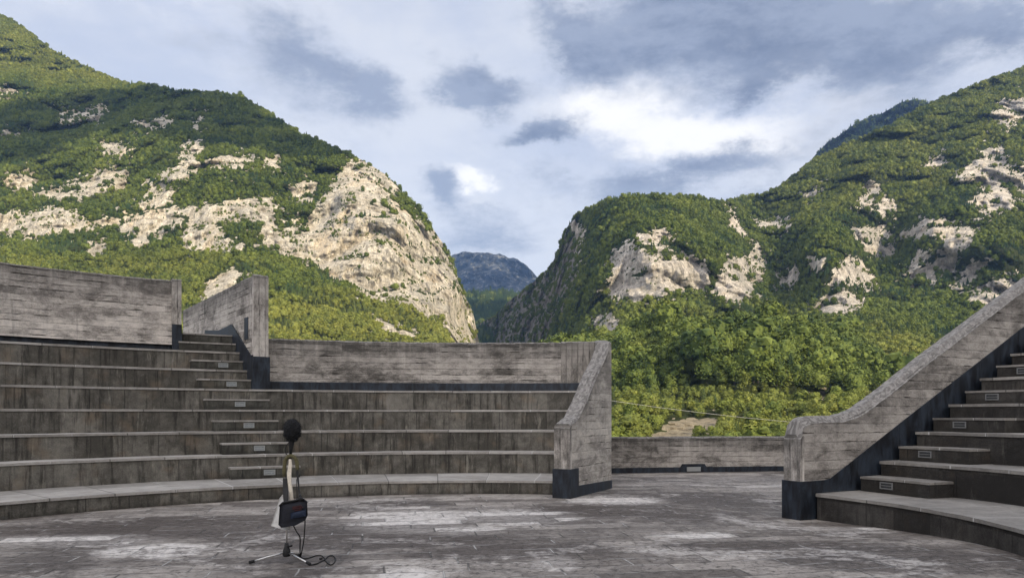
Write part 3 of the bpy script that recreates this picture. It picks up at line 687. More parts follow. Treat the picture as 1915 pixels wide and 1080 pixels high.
def mountain(name, label, sil, vbot, depth, mat, rocks=(), step=3., noise_amp=((260., 40.), (70., 14.), (22., 5.)), forest=None, silrough=2.5, tints=(), back=14, bare=(), small=(), speck=0., sdrop=0., grey=(), dmin=150.):
    sil = np.array(sil, float); u = np.arange(sil[0, 0], sil[-1, 0]+.1, step); nu = len(u)
    top = np.interp(u, sil[:, 0], sil[:, 1])
    z = np.zeros(nu); top += sdrop; top += silrough*(fbm(np.c_[u/38., z, z+.5], 4)+.5*fbm(np.c_[u/9., z, z+9.5], 2))
    vb = np.interp(u, [x for x, _ in vbot], [y for _, y in vbot]); vb = np.maximum(vb, top+4)
    nv = int(max(vb-top)/step)+2; t = np.linspace(0, 1, nv)
    U = np.repeat(u[:, None], nv, 1); V = vb[:, None]+(top-vb)[:, None]*t[None]
    Uf, Vf = U.ravel(), V.ravel(); D = np.maximum(dmin, depth(Uf, Vf))
    def pos(D): return np.c_[(Uf-CX)/F*D, D, EYE+(HZ-Vf)/F*D]
    P = pos(D); rd = np.zeros(len(P))
    for (sc, am) in noise_amp: rd += am*fbm(P/np.array([sc, sc, sc*1.3])+sc, 4, ridge=sc > 50)
    D2 = D+rd*(D/np.median(D)); P = pos(D2)
    if rocks:    # cliffs get upright ribs and ledges of their own
        r0 = np.full(len(P), -99.)
        for q in rocks: r0 = np.maximum(r0, sdist(Uf, Vf, q))
        on = np.clip(.5+r0/25., 0, 1)
        D2 = D2+on*(9*fbm(P/np.array([24., 24., 90.])+5, 4, ridge=True)+6*fbm(P/np.array([70., 70., 12.])+15, 3)+3.5*fbm(P/9., 3)); P = pos(D2)
    jx = 12*fbm(P/60., 5); jy = 9*fbm(P/50.+40, 5)
    rock = np.full(len(P), -99.)
    for q in rocks: rock = np.maximum(rock, sdist(Uf+jx, Vf+jy, q))
    ledge = fbm(P/np.array([60., 60., 16.])+7, 4)
    rock = rock+5+11*fbm(P/np.array([20., 20., 26.])+60, 4)+5*fbm(P/np.array([90., 90., 40.])+80, 3)
    spk = fbm(P/np.array([34., 34., 17.])+120, 4)+.5*np.clip(rock/60.+.75, -.6, .6)
    fl1 = fbm(P/np.array([13., 13., 9.])+200, 4); fl2 = fbm(P/np.array([16., 16., 8.])+240, 4)
    rk = np.clip(.5+rock/10., 0, 1)*(1-np.clip((ledge-.18)*6, 0, 1)*.85)
    rk = rk*(1-np.clip((fl2-.02-np.clip(rock, 0, 60)/48.)*7, 0, 1)*.9)                # bushes eat into the edge of the rock
    rk = np.maximum(rk, np.clip((fl1-.10-np.clip(-rock, 0, 200)/85.)*7, 0, 1)*.95)      # rock shows between the bushes round it
    rk = np.maximum(rk, speck*np.clip((spk-.55)*6, 0, .85))
    ti = np.zeros(len(P))
    for (q, a) in tints: ti = np.maximum(ti, a*np.clip(.5+sdist(Uf+jx*1.6, Vf+jy*1.6, q)/40., 0, 1))
    ti = np.clip(ti+.45*1.5*np.clip(fbm(P/70.+3, 4), -.3, 1), 0, 1)
    # the far side falls away behind the ridge
    Pg = P.reshape(nu, nv, 3); T_ = Pg[:, -1]; B = []
    for k in range(1, back+1):
        out = T_.copy(); dist = 18.*k**1.5; f = 1+dist/np.maximum(T_[:, 1], 1); out[:, 0] *= f; out[:, 1] *= f; out[:, 2] = np.maximum(-24, T_[:, 2]-dist*.75-k*2+6*fbm(out/40., 2)); B.append(out)
    Pa = np.concatenate([Pg]+[b[:, None] for b in B], 1); na = nv+back
    rka = np.concatenate([rk.reshape(nu, nv)]+[rk.reshape(nu, nv)[:, -1:]]*back, 1).ravel()
    idx = np.arange(nu*na).reshape(nu, na)
    q = np.stack([idx[:-1, :-1], idx[1:, :-1], idx[1:, 1:], idx[:-1, 1:]], -1).reshape(-1, 4)
    me = bpy.data.meshes.new(name); Vv = Pa.reshape(-1, 3)
    me.vertices.add(len(Vv)); me.vertices.foreach_set('co', Vv.ravel().astype(np.float32))
    me.loops.add(q.size); me.loops.foreach_set('vertex_index', q.ravel().astype(np.int32))
    me.polygons.add(len(q)); me.polygons.foreach_set('loop_start', (np.arange(len(q))*4).astype(np.int32)); me.polygons.foreach_set('loop_total', np.full(len(q), 4, np.int32))
    a = me.attributes.new('rock', 'FLOAT', 'POINT'); a.data.foreach_set('value', rka.astype(np.float32))
    wall_shade = np.zeros(len(P))  # mask for the shade put into the rock colour
    for q in grey: wall_shade = np.maximum(wall_shade, np.clip(.5+sdist(Uf+jx, Vf+jy, q)/20., 0, 1))
    a = me.attributes.new('grey', 'FLOAT', 'POINT'); a.data.foreach_set('value', np.concatenate([wall_shade.reshape(nu, nv), np.zeros((nu, back))], 1).ravel().astype(np.float32))
    me.update(calc_edges=True); me.validate()
    tag(link_mesh(name, me, mat, smooth=True), label, name.replace('_', ' '), kind='structure')
    if forest:
        area_per, hmin, hmax, conif, onrock = forest
        qi = np.stack([idx[:-1, :nv+1], idx[1:, :nv+1]], -1); A = Vv[idx[:-1, :nv+2][:, :-1]]; Bq = Vv[idx[1:, :nv+2][:, :-1]]; Cq = Vv[idx[:-1, :nv+2][:, 1:]]
        n = np.cross(Bq-A, Cq-A); ar = np.linalg.norm(n, axis=-1); nz = np.abs(n[..., 2])/np.maximum(ar, 1e-9)
        rkq = rka.reshape(nu, na)[:-1, :nv+1]
        bq = np.zeros_like(rkq)
        if bare:
            bb = np.zeros(len(Uf))
            for (qq, am) in bare: bb = np.maximum(bb, am*np.clip(.5+sdist(Uf+jx, Vf+jy, qq)/12., 0, 1))
            bq[:, :nv] = bb.reshape(nu, nv)[:-1]
        dens = ar*(np.clip(nz, .2, 1)**.5)*np.where(rkq > .45, (onrock*(1+30*np.pad(wall_shade.reshape(nu, nv), ((0, 0), (0, 1)))[:-1]))*np.clip(8*fbm(A.reshape(-1, 3)/np.array([30., 30., 14.])+33, 3).reshape(rkq.shape)-.4, 0, 3), np.where(rkq > .25, .6, 1.))*(1-bq)/area_per
        cnt = RNG.poisson(dens); ii, jj = np.nonzero(cnt); rep = cnt[ii, jj]; ii = np.repeat(ii, rep); jj = np.repeat(jj, rep)
        r1, r2 = RNG.random(len(ii))[:, None], RNG.random(len(ii))[:, None]
        pp = A[ii, jj]+(Bq-A)[ii, jj]*r1+(Cq-A)[ii, jj]*r2
        h = RNG.uniform(hmin, hmax, len(ii))*np.where(rkq[ii, jj] > .45, .5, 1.)*np.exp(.28*RNG.normal(size=len(ii)))
        if small:
            sm = np.ones(len(Uf))
            for (qq, am) in small: sm = np.where(sdist(Uf+jx, Vf+jy, qq) > 0, am, sm)
            smq = np.concatenate([sm.reshape(nu, nv), np.repeat(sm.reshape(nu, nv)[:, -1:], 2, 1)], 1); h = h*smq[ii, jj]
        tj = np.concatenate([ti.reshape(nu, nv), np.repeat(ti.reshape(nu, nv)[:, -1:], 2, 1)], 1)[ii, jj]
        cn = fbm(pp/75.+11, 4)*1.5+conif
        kd = np.where(RNG.random(len(ii)) < cn, 3+RNG.integers(0, 2, len(ii)), RNG.integers(0, 3, len(ii)))
        pp[:, 2] -= h*.12
        return pp, h, kd, tj
    return None

c6 = lambda L: [(x/1.688, y/1.688) for x, y in L]
c7 = lambda L: [(820+x/1.5425, 120+y/1.5425) for x, y in L]
M_TERL = terrain_mat('limestone_slope', (.055, .070, .022), (.46, .41, .33), (.86, .79, .66), .45)
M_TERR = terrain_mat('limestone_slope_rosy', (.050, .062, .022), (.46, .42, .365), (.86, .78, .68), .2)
M_TERF = terrain_mat('foothill_soil', (.065, .080, .026), (.36, .31, .225), (.50, .43, .32), .2)
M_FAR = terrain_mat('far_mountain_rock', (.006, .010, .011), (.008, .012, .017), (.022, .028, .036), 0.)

rocksL = [c6(L) for L in (
    [(370, 712), (480, 668), (600, 655), (600, 690), (520, 715), (400, 745)], [(470, 575), (540, 600), (555, 650), (490, 650)], [(820, 690), (905, 760), (890, 810), (840, 770)], [(1100, 500), (1200, 530), (1280, 600), (1240, 600), (1120, 540)], [(100, 620), (210, 600), (300, 615), (210, 632)],
    [(575, 740), (590, 680), (650, 650), (720, 635), (800, 628), (860, 645), (920, 690), (960, 730), (1020, 770), (1080, 830), (1020, 850), (960, 830), (900, 790), (850, 740), (830, 700), (760, 690), (700, 700), (680, 740), (740, 760), (780, 790), (680, 800), (590, 790)],
    [(1000, 660), (1060, 570), (1090, 525), (1180, 540), (1225, 580), (1240, 640), (1310, 690), (1370, 740), (1410, 790), (1430, 850), (1450, 920), (1490, 960), (1520, 1090), (1430, 1090), (1400, 1020), (1300, 970), (1200, 950), (1150, 930), (1060, 880), (1000, 800), (960, 720)],
    [(-80, 700), (0, 675), (60, 670), (60, 740), (0, 752), (-80, 760)], [(70, 680), (160, 655), (300, 690), (410, 690), (300, 720), (190, 735), (110, 758), (60, 752)], [(420, 700), (510, 660), (520, 740), (430, 780)],
    [(170, 598), (270, 560), (340, 530), (390, 535), (400, 592), (300, 608)], [(500, 552), (560, 520), (580, 460), (632, 458), (622, 520), (600, 552), (530, 562)], [(650, 510), (790, 488), (800, 530), (660, 537)],
    [(918, 590), (990, 575), (980, 645), (930, 632)], [(20, 560), (100, 548), (90, 587), (20, 582)], [(185, 368), (330, 338), (312, 378), (200, 384)], [(418, 388), (540, 376), (532, 408), (430, 404)], [(588, 385), (626, 388), (612, 410)],
    [(308, 450), (400, 468), (390, 492), (310, 478)], [(650, 905), (735, 855), (770, 870), (690, 935), (640, 940)], [(-40, 280), (42, 290), (0, 312)], [(845, 500), (880, 505), (870, 525), (840, 520)], [(20, 420), (75, 420), (60, 432), (20, 432)], [(430, 640), (520, 600), (540, 640), (450, 660)], [(270, 770), (320, 770), (320, 800), (280, 805)], [(1190, 1010), (1310, 1050), (1300, 1070), (1210, 1040)])]
silL = [(-700, -60), (-300, -20), (-60, 5), (0, 22), (30, 38), (60, 60), (90, 85), (130, 105), (180, 130), (230, 150), (280, 157), (340, 165), (400, 168), (450, 175), (500, 205), (560, 245), (620, 270), (680, 295), (720, 320), (760, 360), (790, 395), (815, 430), (840, 465), (855, 510), (870, 550), (885, 580), (891, 612), (897, 645), (902, 740)]
dL = TPS([(-700, 700, 600), (0, 760, 560), (0, 640, 760), (0, 480, 1080), (500, 640, 770), (500, 540, 960), (700, 640, 860), (840, 660, 980), (500, 760, 560), (850, 760, 750),
          (0, 450, 1190), (340, 470, 1150), (560, 490, 1110), (700, 560, 1060), (800, 620, 1040), (0, 395, 1240), (450, 380, 1210), (600, 430, 1190), (640, 480, 1120), (750, 400, 1240), (760, 480, 1150), (830, 470, 1300), (800, 540, 1130), (860, 560, 1220), (892, 630, 1330), (880, 580, 1340),
          (450, 300, 1360), (250, 340, 1330), (0, 330, 1380), (700, 330, 1330), (760, 362, 1400), (250, 250, 1480), (450, 180, 1720), (600, 262, 1520), (300, 160, 1790), (0, 200, 1700), (0, 22, 2350), (200, 140, 2000), (-700, -60, 2600), (-700, 400, 1000)])
fL = mountain('mountain', 'steep wooded mountain with pale limestone cliffs falling into the gorge on its right', silL, [(-700, 790), (902, 790)], dL, M_TERL, rocksL, forest=(14., 3.3, 7.2, .34, .5), speck=1., sdrop=5., noise_amp=((330., 65.), (110., 38.), (34., 9.)),
              tints=[([(480, 540), (900, 560), (900, 700), (480, 700)], .75), ([(-100, 470), (420, 470), (560, 560), (560, 640), (-100, 640)], .45), ([(-100, 0), (300, 140), (200, 170), (-100, 130)], .6)],
              bare=[([(490, 560), (840, 640), (840, 700), (490, 700)], .25)])

rocksR = [c7(L) for L in (
    [(475, 655), (510, 600), (500, 570), (540, 520), (600, 540), (690, 560), (760, 580), (790, 640), (800, 655), (740, 650), (660, 650), (580, 685), (520, 675)],
    [(810, 640), (830, 570), (890, 560), (920, 520), (935, 560), (920, 620), (880, 690), (850, 680), (815, 665)], [(575, 490), (655, 485), (685, 520), (640, 532), (590, 508)],
    [(1195, 480), (1260, 478), (1310, 500), (1318, 530), (1270, 562), (1230, 532)], [(1330, 500), (1380, 470), (1400, 450), (1450, 448), (1500, 478), (1562, 473), (1555, 502), (1500, 532), (1480, 585), (1430, 632), (1375, 602), (1440, 560), (1470, 510), (1420, 490), (1370, 502)],
    [(1490, 330), (1570, 258), (1622, 238), (1642, 330), (1657, 422), (1590, 432), (1540, 402), (1570, 360), (1520, 330)], [(1588, 160), (1620, 118), (1700, 98), (1700, 152), (1640, 182)],
    [(1152, 590), (1190, 558), (1257, 610), (1262, 642), (1200, 632), (1148, 622)], [(1068, 702), (1150, 658), (1242, 680), (1180, 742), (1108, 722)], [(1208, 402), (1250, 338), (1272, 370), (1242, 412)], [(1268, 422), (1290, 388), (1312, 410), (1290, 437)], [(1052, 382), (1100, 338), (1107, 357), (1070, 392)],
    [(900, 452), (1020, 450), (1000, 477), (930, 470)], [(1528, 692), (1560, 640), (1652, 608), (1662, 642), (1590, 692)], [(1488, 652), (1540, 568), (1567, 575), (1522, 642)], [(448, 752), (500, 728), (522, 780), (460, 792)], [(978, 690), (1022, 742), (980, 752), (948, 742)],
    [(110, 830), (105, 760), (120, 720), (170, 680), (225, 650), (290, 610), (350, 555), (388, 460), (412, 480), (405, 560), (385, 640), (330, 720), (300, 830)], [(1070, 560), (1110, 560), (1100, 590), (1080, 590)], [(1350, 600), (1380, 540), (1400, 545), (1370, 620)], [(1400, 300), (1450, 270), (1470, 280), (1420, 310)], [(1660, 300), (1700, 280), (1700, 420), (1670, 380)], [(970, 600), (1030, 590), (1020, 640), (980, 640)],
    [(830, 400), (846, 420), (870, 480), (905, 520), (880, 505), (850, 460)])]
silR = [(889, 660), (893, 625), (898, 598), (925, 585), (950, 560), (975, 540), (1000, 520), (1030, 492), (1045, 460), (1058, 425), (1072, 402), (1085, 392), (1110, 380), (1130, 372), (1180, 362), (1240, 362), (1300, 364), (1340, 370), (1380, 368), (1430, 358), (1460, 345), (1500, 311), (1520, 297), (1560, 278), (1598, 260), (1630, 247), (1663, 231), (1700, 211), (1734, 195), (1780, 173), (1850, 145), (1915, 122), (2200, 30), (2700, -60)]
dR = TPS([(893, 640, 2600), (900, 600, 2560), (950, 600, 2150), (1000, 560, 1820), (1000, 525, 1900), (1030, 640, 1480), (1060, 600, 1340), (1050, 520, 1560), (1058, 430, 1700), (1085, 400, 1600), (1110, 480, 1290), (1115, 560, 1170), (1200, 500, 1150), (1200, 560, 1110), (1300, 500, 1160), (1300, 560, 1120), (1200, 450, 1180), (1150, 640, 960), (1300, 640, 900), (1300, 720, 720), (1100, 760, 700), (1180, 365, 1420), (1300, 367, 1470), (1300, 430, 1290),
          (1350, 382, 1520), (1390, 440, 1420), (1430, 362, 1780), (1440, 490, 1380), (1470, 480, 1420), (1470, 540, 1330), (1420, 560, 1150), (1520, 480, 1210), (1560, 520, 1130), (1530, 430, 1330), (1600, 400, 1420), (1600, 300, 1680), (1530, 292, 1850), (1700, 217, 1880), (1640, 490, 1330), (1665, 470, 1390), (1680, 530, 1250), (1600, 560, 1130), (1740, 440, 1290), (1750, 350, 1470), (1850, 250, 1640), (1915, 122, 2050), (1915, 300, 1520), (1915, 450, 1270), (1800, 520, 1240), (1840, 560, 1130), (1880, 560, 1170), (1700, 600, 1060), (1600, 640, 880), (1700, 740, 680), (2700, -60, 2100), (2700, 500, 1300), (2700, 780, 500)])
fR = mountain('mountain', 'wooded mountain rising past the frame with a domed shoulder, pale cliffs and shaded gullies', silR, [(889, 800), (2700, 800)], dR, M_TERR, rocksR, noise_amp=((330., 85.), (110., 46.), (34., 10.)), forest=(15.5, 3.6, 7.8, .38, .3), speck=.9, sdrop=5., grey=[[(880, 660), (880, 590), (1000, 505), (1045, 440), (1075, 440), (1085, 520), (1075, 600), (1010, 670)]],  # grey outlines the gorge wall whose shade is painted
              tints=[([(1100, 560), (1500, 560), (1700, 700), (1100, 700)], .3), ([(1350, 360), (1900, 120), (2000, 300), (1500, 420)], .35), ([(1640, 620), (1760, 640), (1760, 720), (1640, 720)], .8)])
silF = [(880, 690), (1000, 668), (1080, 650), (1140, 632), (1200, 622), (1300, 612), (1400, 606), (1480, 606), (1540, 618), (1590, 640), (1630, 676), (1655, 705), (1690, 726), (1780, 735), (1950, 735), (2500, 730)]
dF = TPS([(880, 690, 680), (880, 840, 260), (1140, 635, 690), (1140, 740, 520), (1140, 815, 330), (1140, 850, 230), (1300, 615, 680), (1300, 680, 570), (1300, 740, 500), (1300, 790, 400), (1300, 850, 230), (1480, 610, 700), (1480, 680, 590), (1480, 735, 520), (1480, 790, 400), (1640, 690, 680), (1600, 720, 560), (1480, 850, 240), (1700, 740, 580), (1700, 850, 250), (2500, 740, 560), (2500, 850, 240)])
rocksF = [[(1215, 826), (1235, 806), (1270, 790), (1318, 784), (1348, 796), (1335, 806), (1300, 802), (1275, 822)], [(1492, 744), (1515, 737), (1550, 739), (1545, 746)], [(1618, 742), (1630, 728), (1642, 740)]]
fF = mountain('hill', 'wooded foothill of broadleaf trees and scrub beyond the low entrance wall', silF, [(880, 860), (2500, 860)], dF, M_TERF, rocksF, step=3., noise_amp=((170., 62.), (55., 16.)), forest=(50., 9., 18., .06, .02), silrough=2., small=[([(1000, 735), (1480, 728), (1700, 742), (2500, 742), (2500, 870), (800, 870)], .42)],
              tints=[([(1140, 735), (1500, 715), (1700, 740), (1700, 840), (1140, 840)], .5), ([(1140, 620), (1300, 620), (1300, 720), (1140, 720)], .12)],
              bare=[([(1200, 870), (1215, 815), (1240, 798), (1312, 780), (1352, 796), (1340, 808), (1310, 870)], .9), ([(1485, 752), (1510, 735), (1550, 737), (1548, 752)], .75), ([(1615, 745), (1632, 726), (1645, 742)], .75)])
silA = [(700, 640), (800, 530), (845, 478), (870, 470), (885, 474), (910, 472), (935, 474), (950, 482), (968, 484), (985, 497), (996, 508), (1006, 519), (1060, 560), (1150, 610), (1250, 640)]
mountain('mountain', 'distant bluish rocky peak seen through the gorge', silA, [(700, 700), (1250, 700)], TPS([(700, 640, 7200), (900, 472, 7200), (930, 580, 6200), (1250, 640, 7200), (900, 690, 4600)]), M_FAR, [[(700, 440), (1200, 440), (1200, 560), (700, 560)]], step=2., noise_amp=((700., 420.), (220., 160.), (70., 50.)), silrough=5.)
silV = [(780, 620), (850, 560), (880, 548), (910, 546), (950, 545), (965, 550), (1000, 570), (1060, 620)]
fV = mountain('hill', 'dark spruce ridge low in the gorge before the bluish peak', silV, [(780, 700), (1060, 700)], TPS([(780, 620, 3100), (900, 547, 3300), (960, 550, 3300), (920, 620, 2600), (1060, 620, 3200), (920, 690, 2200)]), M_FAR, [], step=2.5, noise_amp=((200., 60.),), forest=(60., 14., 22., 1.2, 0), silrough=2.)
silB = [(1440, 420), (1500, 320), (1523, 292), (1546, 267), (1565, 256), (1591, 236), (1624, 222), (1650, 212), (1682, 193), (1708, 186), (1731, 189), (1760, 215), (1850, 300)]
fB = mountain('mountain', 'dark blue summit rising behind the long right-hand mountain slope', silB, [(1440, 460), (1850, 460)], TPS([(1440, 420, 3300), (1620, 232, 3500), (1712, 190, 3500), (1650, 350, 3000), (1850, 300, 3500)]), M_FAR, [], step=3., noise_amp=((260., 110.), (80., 30.)), forest=(160., 10., 16., .8, .0), silrough=3.)

# valley ground and the western ridge behind the camera that keeps the low sun off the arena
def build_ground():
    xs = np.r_[-7900, -5000, -3500, np.arange(-2400, 2401, 60), 3500, 5000, 7900.]; X, Y = np.meshgrid(xs, xs); Y = np.where(Y < -3000, -5400, np.where(Y > 6000, 8100, Y)); Pn = np.c_[X.ravel(), Y.ravel()]
    sd = np.array([math.sin(R(SUN_AZ)), math.cos(R(SUN_AZ))]); p = Pn@sd; q = Pn@np.array([sd[1], -sd[0]])
    Z = -24+1.5*fbm(np.c_[Pn/300., np.zeros(len(Pn))], 3)+345*np.exp(-((p-640)/190)**2)*np.exp(-(q/700)**4)*(1+.12*fbm(np.c_[Pn/200., np.ones(len(Pn))], 3))
    n = len(xs); idx = np.arange(n*n).reshape(n, n); qd = np.stack([idx[:-1, :-1], idx[:-1, 1:], idx[1:, 1:], idx[1:, :-1]], -1).reshape(-1, 4)
    me = bpy.data.meshes.new('ground'); me.from_pydata(np.c_[Pn, Z].tolist(), [], qd.tolist())
    me.attributes.new('rock', 'FLOAT', 'POINT')
    tag(link_mesh('ground', me, M_TERF, smooth=True), 'green valley ground below the terrace', 'ground', kind='structure')
build_ground()

# ------------------------------------------------------------------ trees
import bmesh
M_LEAF = leaf_mat('broadleaf_foliage', (.019, .040, .010), (.140, .172, .032), (.220, .225, .048))
M_NEEDLE = leaf_mat('conifer_foliage', (.009, .024, .011), (.055, .090, .027), (.14, .155, .036))
M_BARK = plain('bark', (.09, .075, .06), .9, noise=.4, scale=6)
def broadleaf(seed, tall=1., wide=.36, n=11, cards=260):
    rn = random.Random(seed); bm = bmesh.new()
    for k in range(n):
        a = rn.uniform(0, 6.28); hh = rn.uniform(.26, .86); rr = wide*(1-((hh-.5)/.55)**2)**.5*rn.uniform(.2, .75) if k else 0
        c = Vector((rr*math.cos(a), rr*math.sin(a), (hh if k else .55)*tall)); r = rn.uniform(.11, .2) if k else wide*.72
        g = bmesh.ops.create_icosphere(bm, subdivisions=2 if k == 0 else 1, radius=r)
        for v in g['verts']:
            nv = v.co.normalized(); v.co = nv*r*rn.uniform(.72, 1.22); v.co.z *= .85 if k else 1.15; v.co += c
    for k in range(cards):
        a = rn.uniform(0, 6.28); hh = rn.uniform(.12, 1.); rr = wide*max(.02, 1-((hh-.52)/.52)**2)**.5*rn.uniform(.8, 1.15)
        c = Vector((rr*math.cos(a), rr*math.sin(a), hh*tall)); q = Vector((rn.gauss(0, 1), rn.gauss(0, 1), rn.gauss(0, 1))).normalized(); w = q.orthogonal().normalized(); s = rn.uniform(.03, .065)
        bm.faces.new([bm.verts.new(c+q*s), bm.verts.new(c+w*s*.8), bm.verts.new(c-q*s*.7), bm.verts.new(c-w*s*.8)])
    me = bpy.data.meshes.new('broadleaf_crown'); bm.to_mesh(me); bm.free(); me.materials.append(M_LEAF); return me
def conifer(seed, wide=.2, tiers=9, per=9):
    rn = random.Random(seed); bm = bmesh.new()
    for k in range(tiers):
        z = .1+.86*k/tiers; r = wide*(1-k/tiers)**.85+.015; h = .19
        top = bm.verts.new((rn.uniform(-.01, .01), rn.uniform(-.01, .01), min(1., z+h))); ring = []
        for j in range(per*2):
            a = 6.283*j/(per*2)+rn.uniform(-.1, .1)+k; q = r*(rn.uniform(.85, 1.2) if j % 2 else rn.uniform(.45, .65)); ring.append(bm.verts.new((q*math.cos(a), q*math.sin(a), z-(.035 if j % 2 else 0)+rn.uniform(-.015, .015))))
        for j in range(len(ring)): bm.faces.new([top, ring[j], ring[(j+1) % len(ring)]])
    me = bpy.data.meshes.new('conifer_crown'); bm.to_mesh(me); bm.free(); me.materials.append(M_NEEDLE); return me
CROWNS = [broadleaf(1), broadleaf(2, wide=.42, n=13), broadleaf(3, wide=.30, n=9), conifer(4), conifer(5, wide=.16, tiers=11)]
def trunk_mesh(conif):
    mb = MB(); mb.tube([(0, 0, -.06), (.004, 0, .15), (-.006, .004, .35), (.0, .0, .72 if not conif else .95)], [.028, .02, .015, .004], 6)
    if not conif:
        for k in range(4):
            a = k*1.7; mb.tube([(0, 0, .25+.07*k), (.09*math.cos(a), .09*math.sin(a), .38+.07*k), (.2*math.cos(a), .2*math.sin(a), .46+.07*k)], [.012, .008, .003], 5)
    o = mb.build('tmp_trunk', M_BARK); me = o.data; bpy.data.objects.remove(o); me.name = 'trunk'; return me
TRUNKS = [trunk_mesh(False), trunk_mesh(True)]

# the trees that show largest, on the near foothill: things of their own
pp, hh, kd, tt = fF
sx_ = CX+F*pp[:, 0]/pp[:, 1]; sy_ = HZ-F*(pp[:, 2]-EYE)/pp[:, 1]
vis = (sx_ > 1150) & (sx_ < 1700) & (sy_ < 812) & (sy_ > 600)
order = np.argsort(-np.where(vis, hh/pp[:, 1], -1)); near = order[:300]; rest = np.ones(len(hh), bool); rest[near] = False
def single_tree(i):
    con = kd[i] >= 3; nm = 'conifer_tree' if con else 'broadleaf_tree'
    root = empty(nm, pp[i]); root.scale = (hh[i]*float(RNG.uniform(.85, 1.2)), hh[i]*float(RNG.uniform(.85, 1.2)), hh[i]); root.rotation_euler = (0, 0, float(RNG.uniform(0, 6.28)))
    tag(root, 'dark pointed conifer among the leafy trees on the near foothill' if con else 'rounded green broadleaf tree on the near foothill beyond the entrance wall', 'tree', 'conifers on the near foothill' if con else 'broadleaf trees on the near foothill')
    for n_, me in (('trunk', TRUNKS[1 if con else 0]), ('crown', CROWNS[kd[i]])):
        o = bpy.data.objects.new(n_, me); COL.objects.link(o); o.parent = root
for i in near: single_tree(int(i))

def forest_nodes(protos):
    g = bpy.data.node_groups.new('scatter_trees', 'GeometryNodeTree')
    g.interface.new_socket('Geometry', in_out='INPUT', socket_type='NodeSocketGeometry'); g.interface.new_socket('Geometry', in_out='OUTPUT', socket_type='NodeSocketGeometry')
    N = g.nodes.new; Lk = g.links.new; gi, go = N('NodeGroupInput'), N('NodeGroupOutput')
    def attr(nm, ty):
        a = N('GeometryNodeInputNamedAttribute'); a.data_type = ty; a.inputs['Name'].default_value = nm; return a.outputs[0]
    gt = N('GeometryNodeGeometryToInstance')
    for p in reversed(protos):
        oi = N('GeometryNodeObjectInfo'); oi.inputs['Object'].default_value = p; oi.inputs['As Instance'].default_value = False; oi.transform_space = 'ORIGINAL'
        Lk(oi.outputs['Geometry'], gt.inputs[0])
    ip = N('GeometryNodeInstanceOnPoints'); ip.inputs['Pick Instance'].default_value = True
    Lk(gi.outputs[0], ip.inputs['Points']); Lk(gt.outputs[0], ip.inputs['Instance']); Lk(attr('kind', 'INT'), ip.inputs['Instance Index'])
    cr = N('ShaderNodeCombineXYZ'); Lk(attr('spin', 'FLOAT'), cr.inputs[2]); er = N('FunctionNodeEulerToRotation'); Lk(cr.outputs[0], er.inputs[0]); Lk(er.outputs[0], ip.inputs['Rotation'])
    cs = N('ShaderNodeCombineXYZ'); sz = attr('size', 'FLOAT')
    wd = N('ShaderNodeMath'); wd.operation = 'MULTIPLY'; Lk(sz, wd.inputs[0]); Lk(attr('fat', 'FLOAT'), wd.inputs[1])
    for i in (0, 1): Lk(wd.outputs[0], cs.inputs[i])
    Lk(sz, cs.inputs[2]); Lk(cs.outputs[0], ip.inputs['Scale']); Lk(ip.outputs[0], go.inputs[0]); return g
PROTOS = []
for me in CROWNS:
    o = bpy.data.objects.new('tree_crown_pattern', me); PROTOS.append(o)
NG = forest_nodes(PROTOS)
def forest(name, label, data, fat=(1.0, 1.35)):
    P, h, k, t = data; me = bpy.data.meshes.new(name); me.from_pydata(P.tolist(), [], [])
    def at(nm, ty, val): a = me.attributes.new(nm, ty, 'POINT'); a.data.foreach_set('value', val)
    at('size', 'FLOAT', h.astype(np.float32)); at('kind', 'INT', k.astype(np.int32)); at('spin', 'FLOAT', RNG.uniform(0, 6.28, len(h)).astype(np.float32))
    at('tint', 'FLOAT', t.astype(np.float32)); at('fat', 'FLOAT', RNG.uniform(*fat, len(h)).astype(np.float32))
    o = bpy.data.objects.new(name, me); COL.objects.link(o); md = o.modifiers.new('scatter', 'NODES'); md.node_group = NG
    print(name, len(h)); return tag(o, label, 'forest', kind='stuff')
forest('forest', 'dense green forest covering the cliff-banded mountain above the tall parapet', fL)
forest('forest', 'dense forest covering the domed mountain above the entrance gap', fR)
forest('forest', 'leafy woodland and scrub covering the foothill behind the low entrance wall', tuple(a[rest] for a in fF))
forest('forest', 'dark spruce wood on the low ridge in the gorge', fV)
forest('forest', 'dark wood on the far blue summit', fB)

# ------------------------------------------------------------------ clouds that shade the upper slope and the far peaks
M_CLOUD = plain('cloud_white', (.8, .8, .8), 1., noise=.02, scale=.01)
def shade_cloud(label, poly, depth, alt, r, n):
    p = np.array(poly, float); bm = bmesh.new(); rn = np.random.default_rng(5); k = 0
    while k < n:
        u, v = rn.uniform(p[:, 0].min(), p[:, 0].max()), rn.uniform(p[:, 1].min(), p[:, 1].max())
        if sdist(np.array([u]), np.array([v]), poly)[0] < 0: continue
        k += 1; d = float(depth(np.array([u]), np.array([v]))[0]); q = Vector(uvpt(u, v, d)); t = (alt+rn.uniform(-.5, .5)*r-q.z)/TO_SUN.z; c = q+TO_SUN*t; rr = r*rn.uniform(.6, 1.25)
        g = bmesh.ops.create_icosphere(bm, subdivisions=2, radius=rr)
        for w in g['verts']: w.co = w.co*rn.uniform(.8, 1.2); w.co.z *= .7; w.co += c
    me = bpy.data.meshes.new('cloud'); bm.to_mesh(me); bm.free()
    tag(link_mesh('cloud', me, M_CLOUD, smooth=True), label, 'cloud', kind='structure')
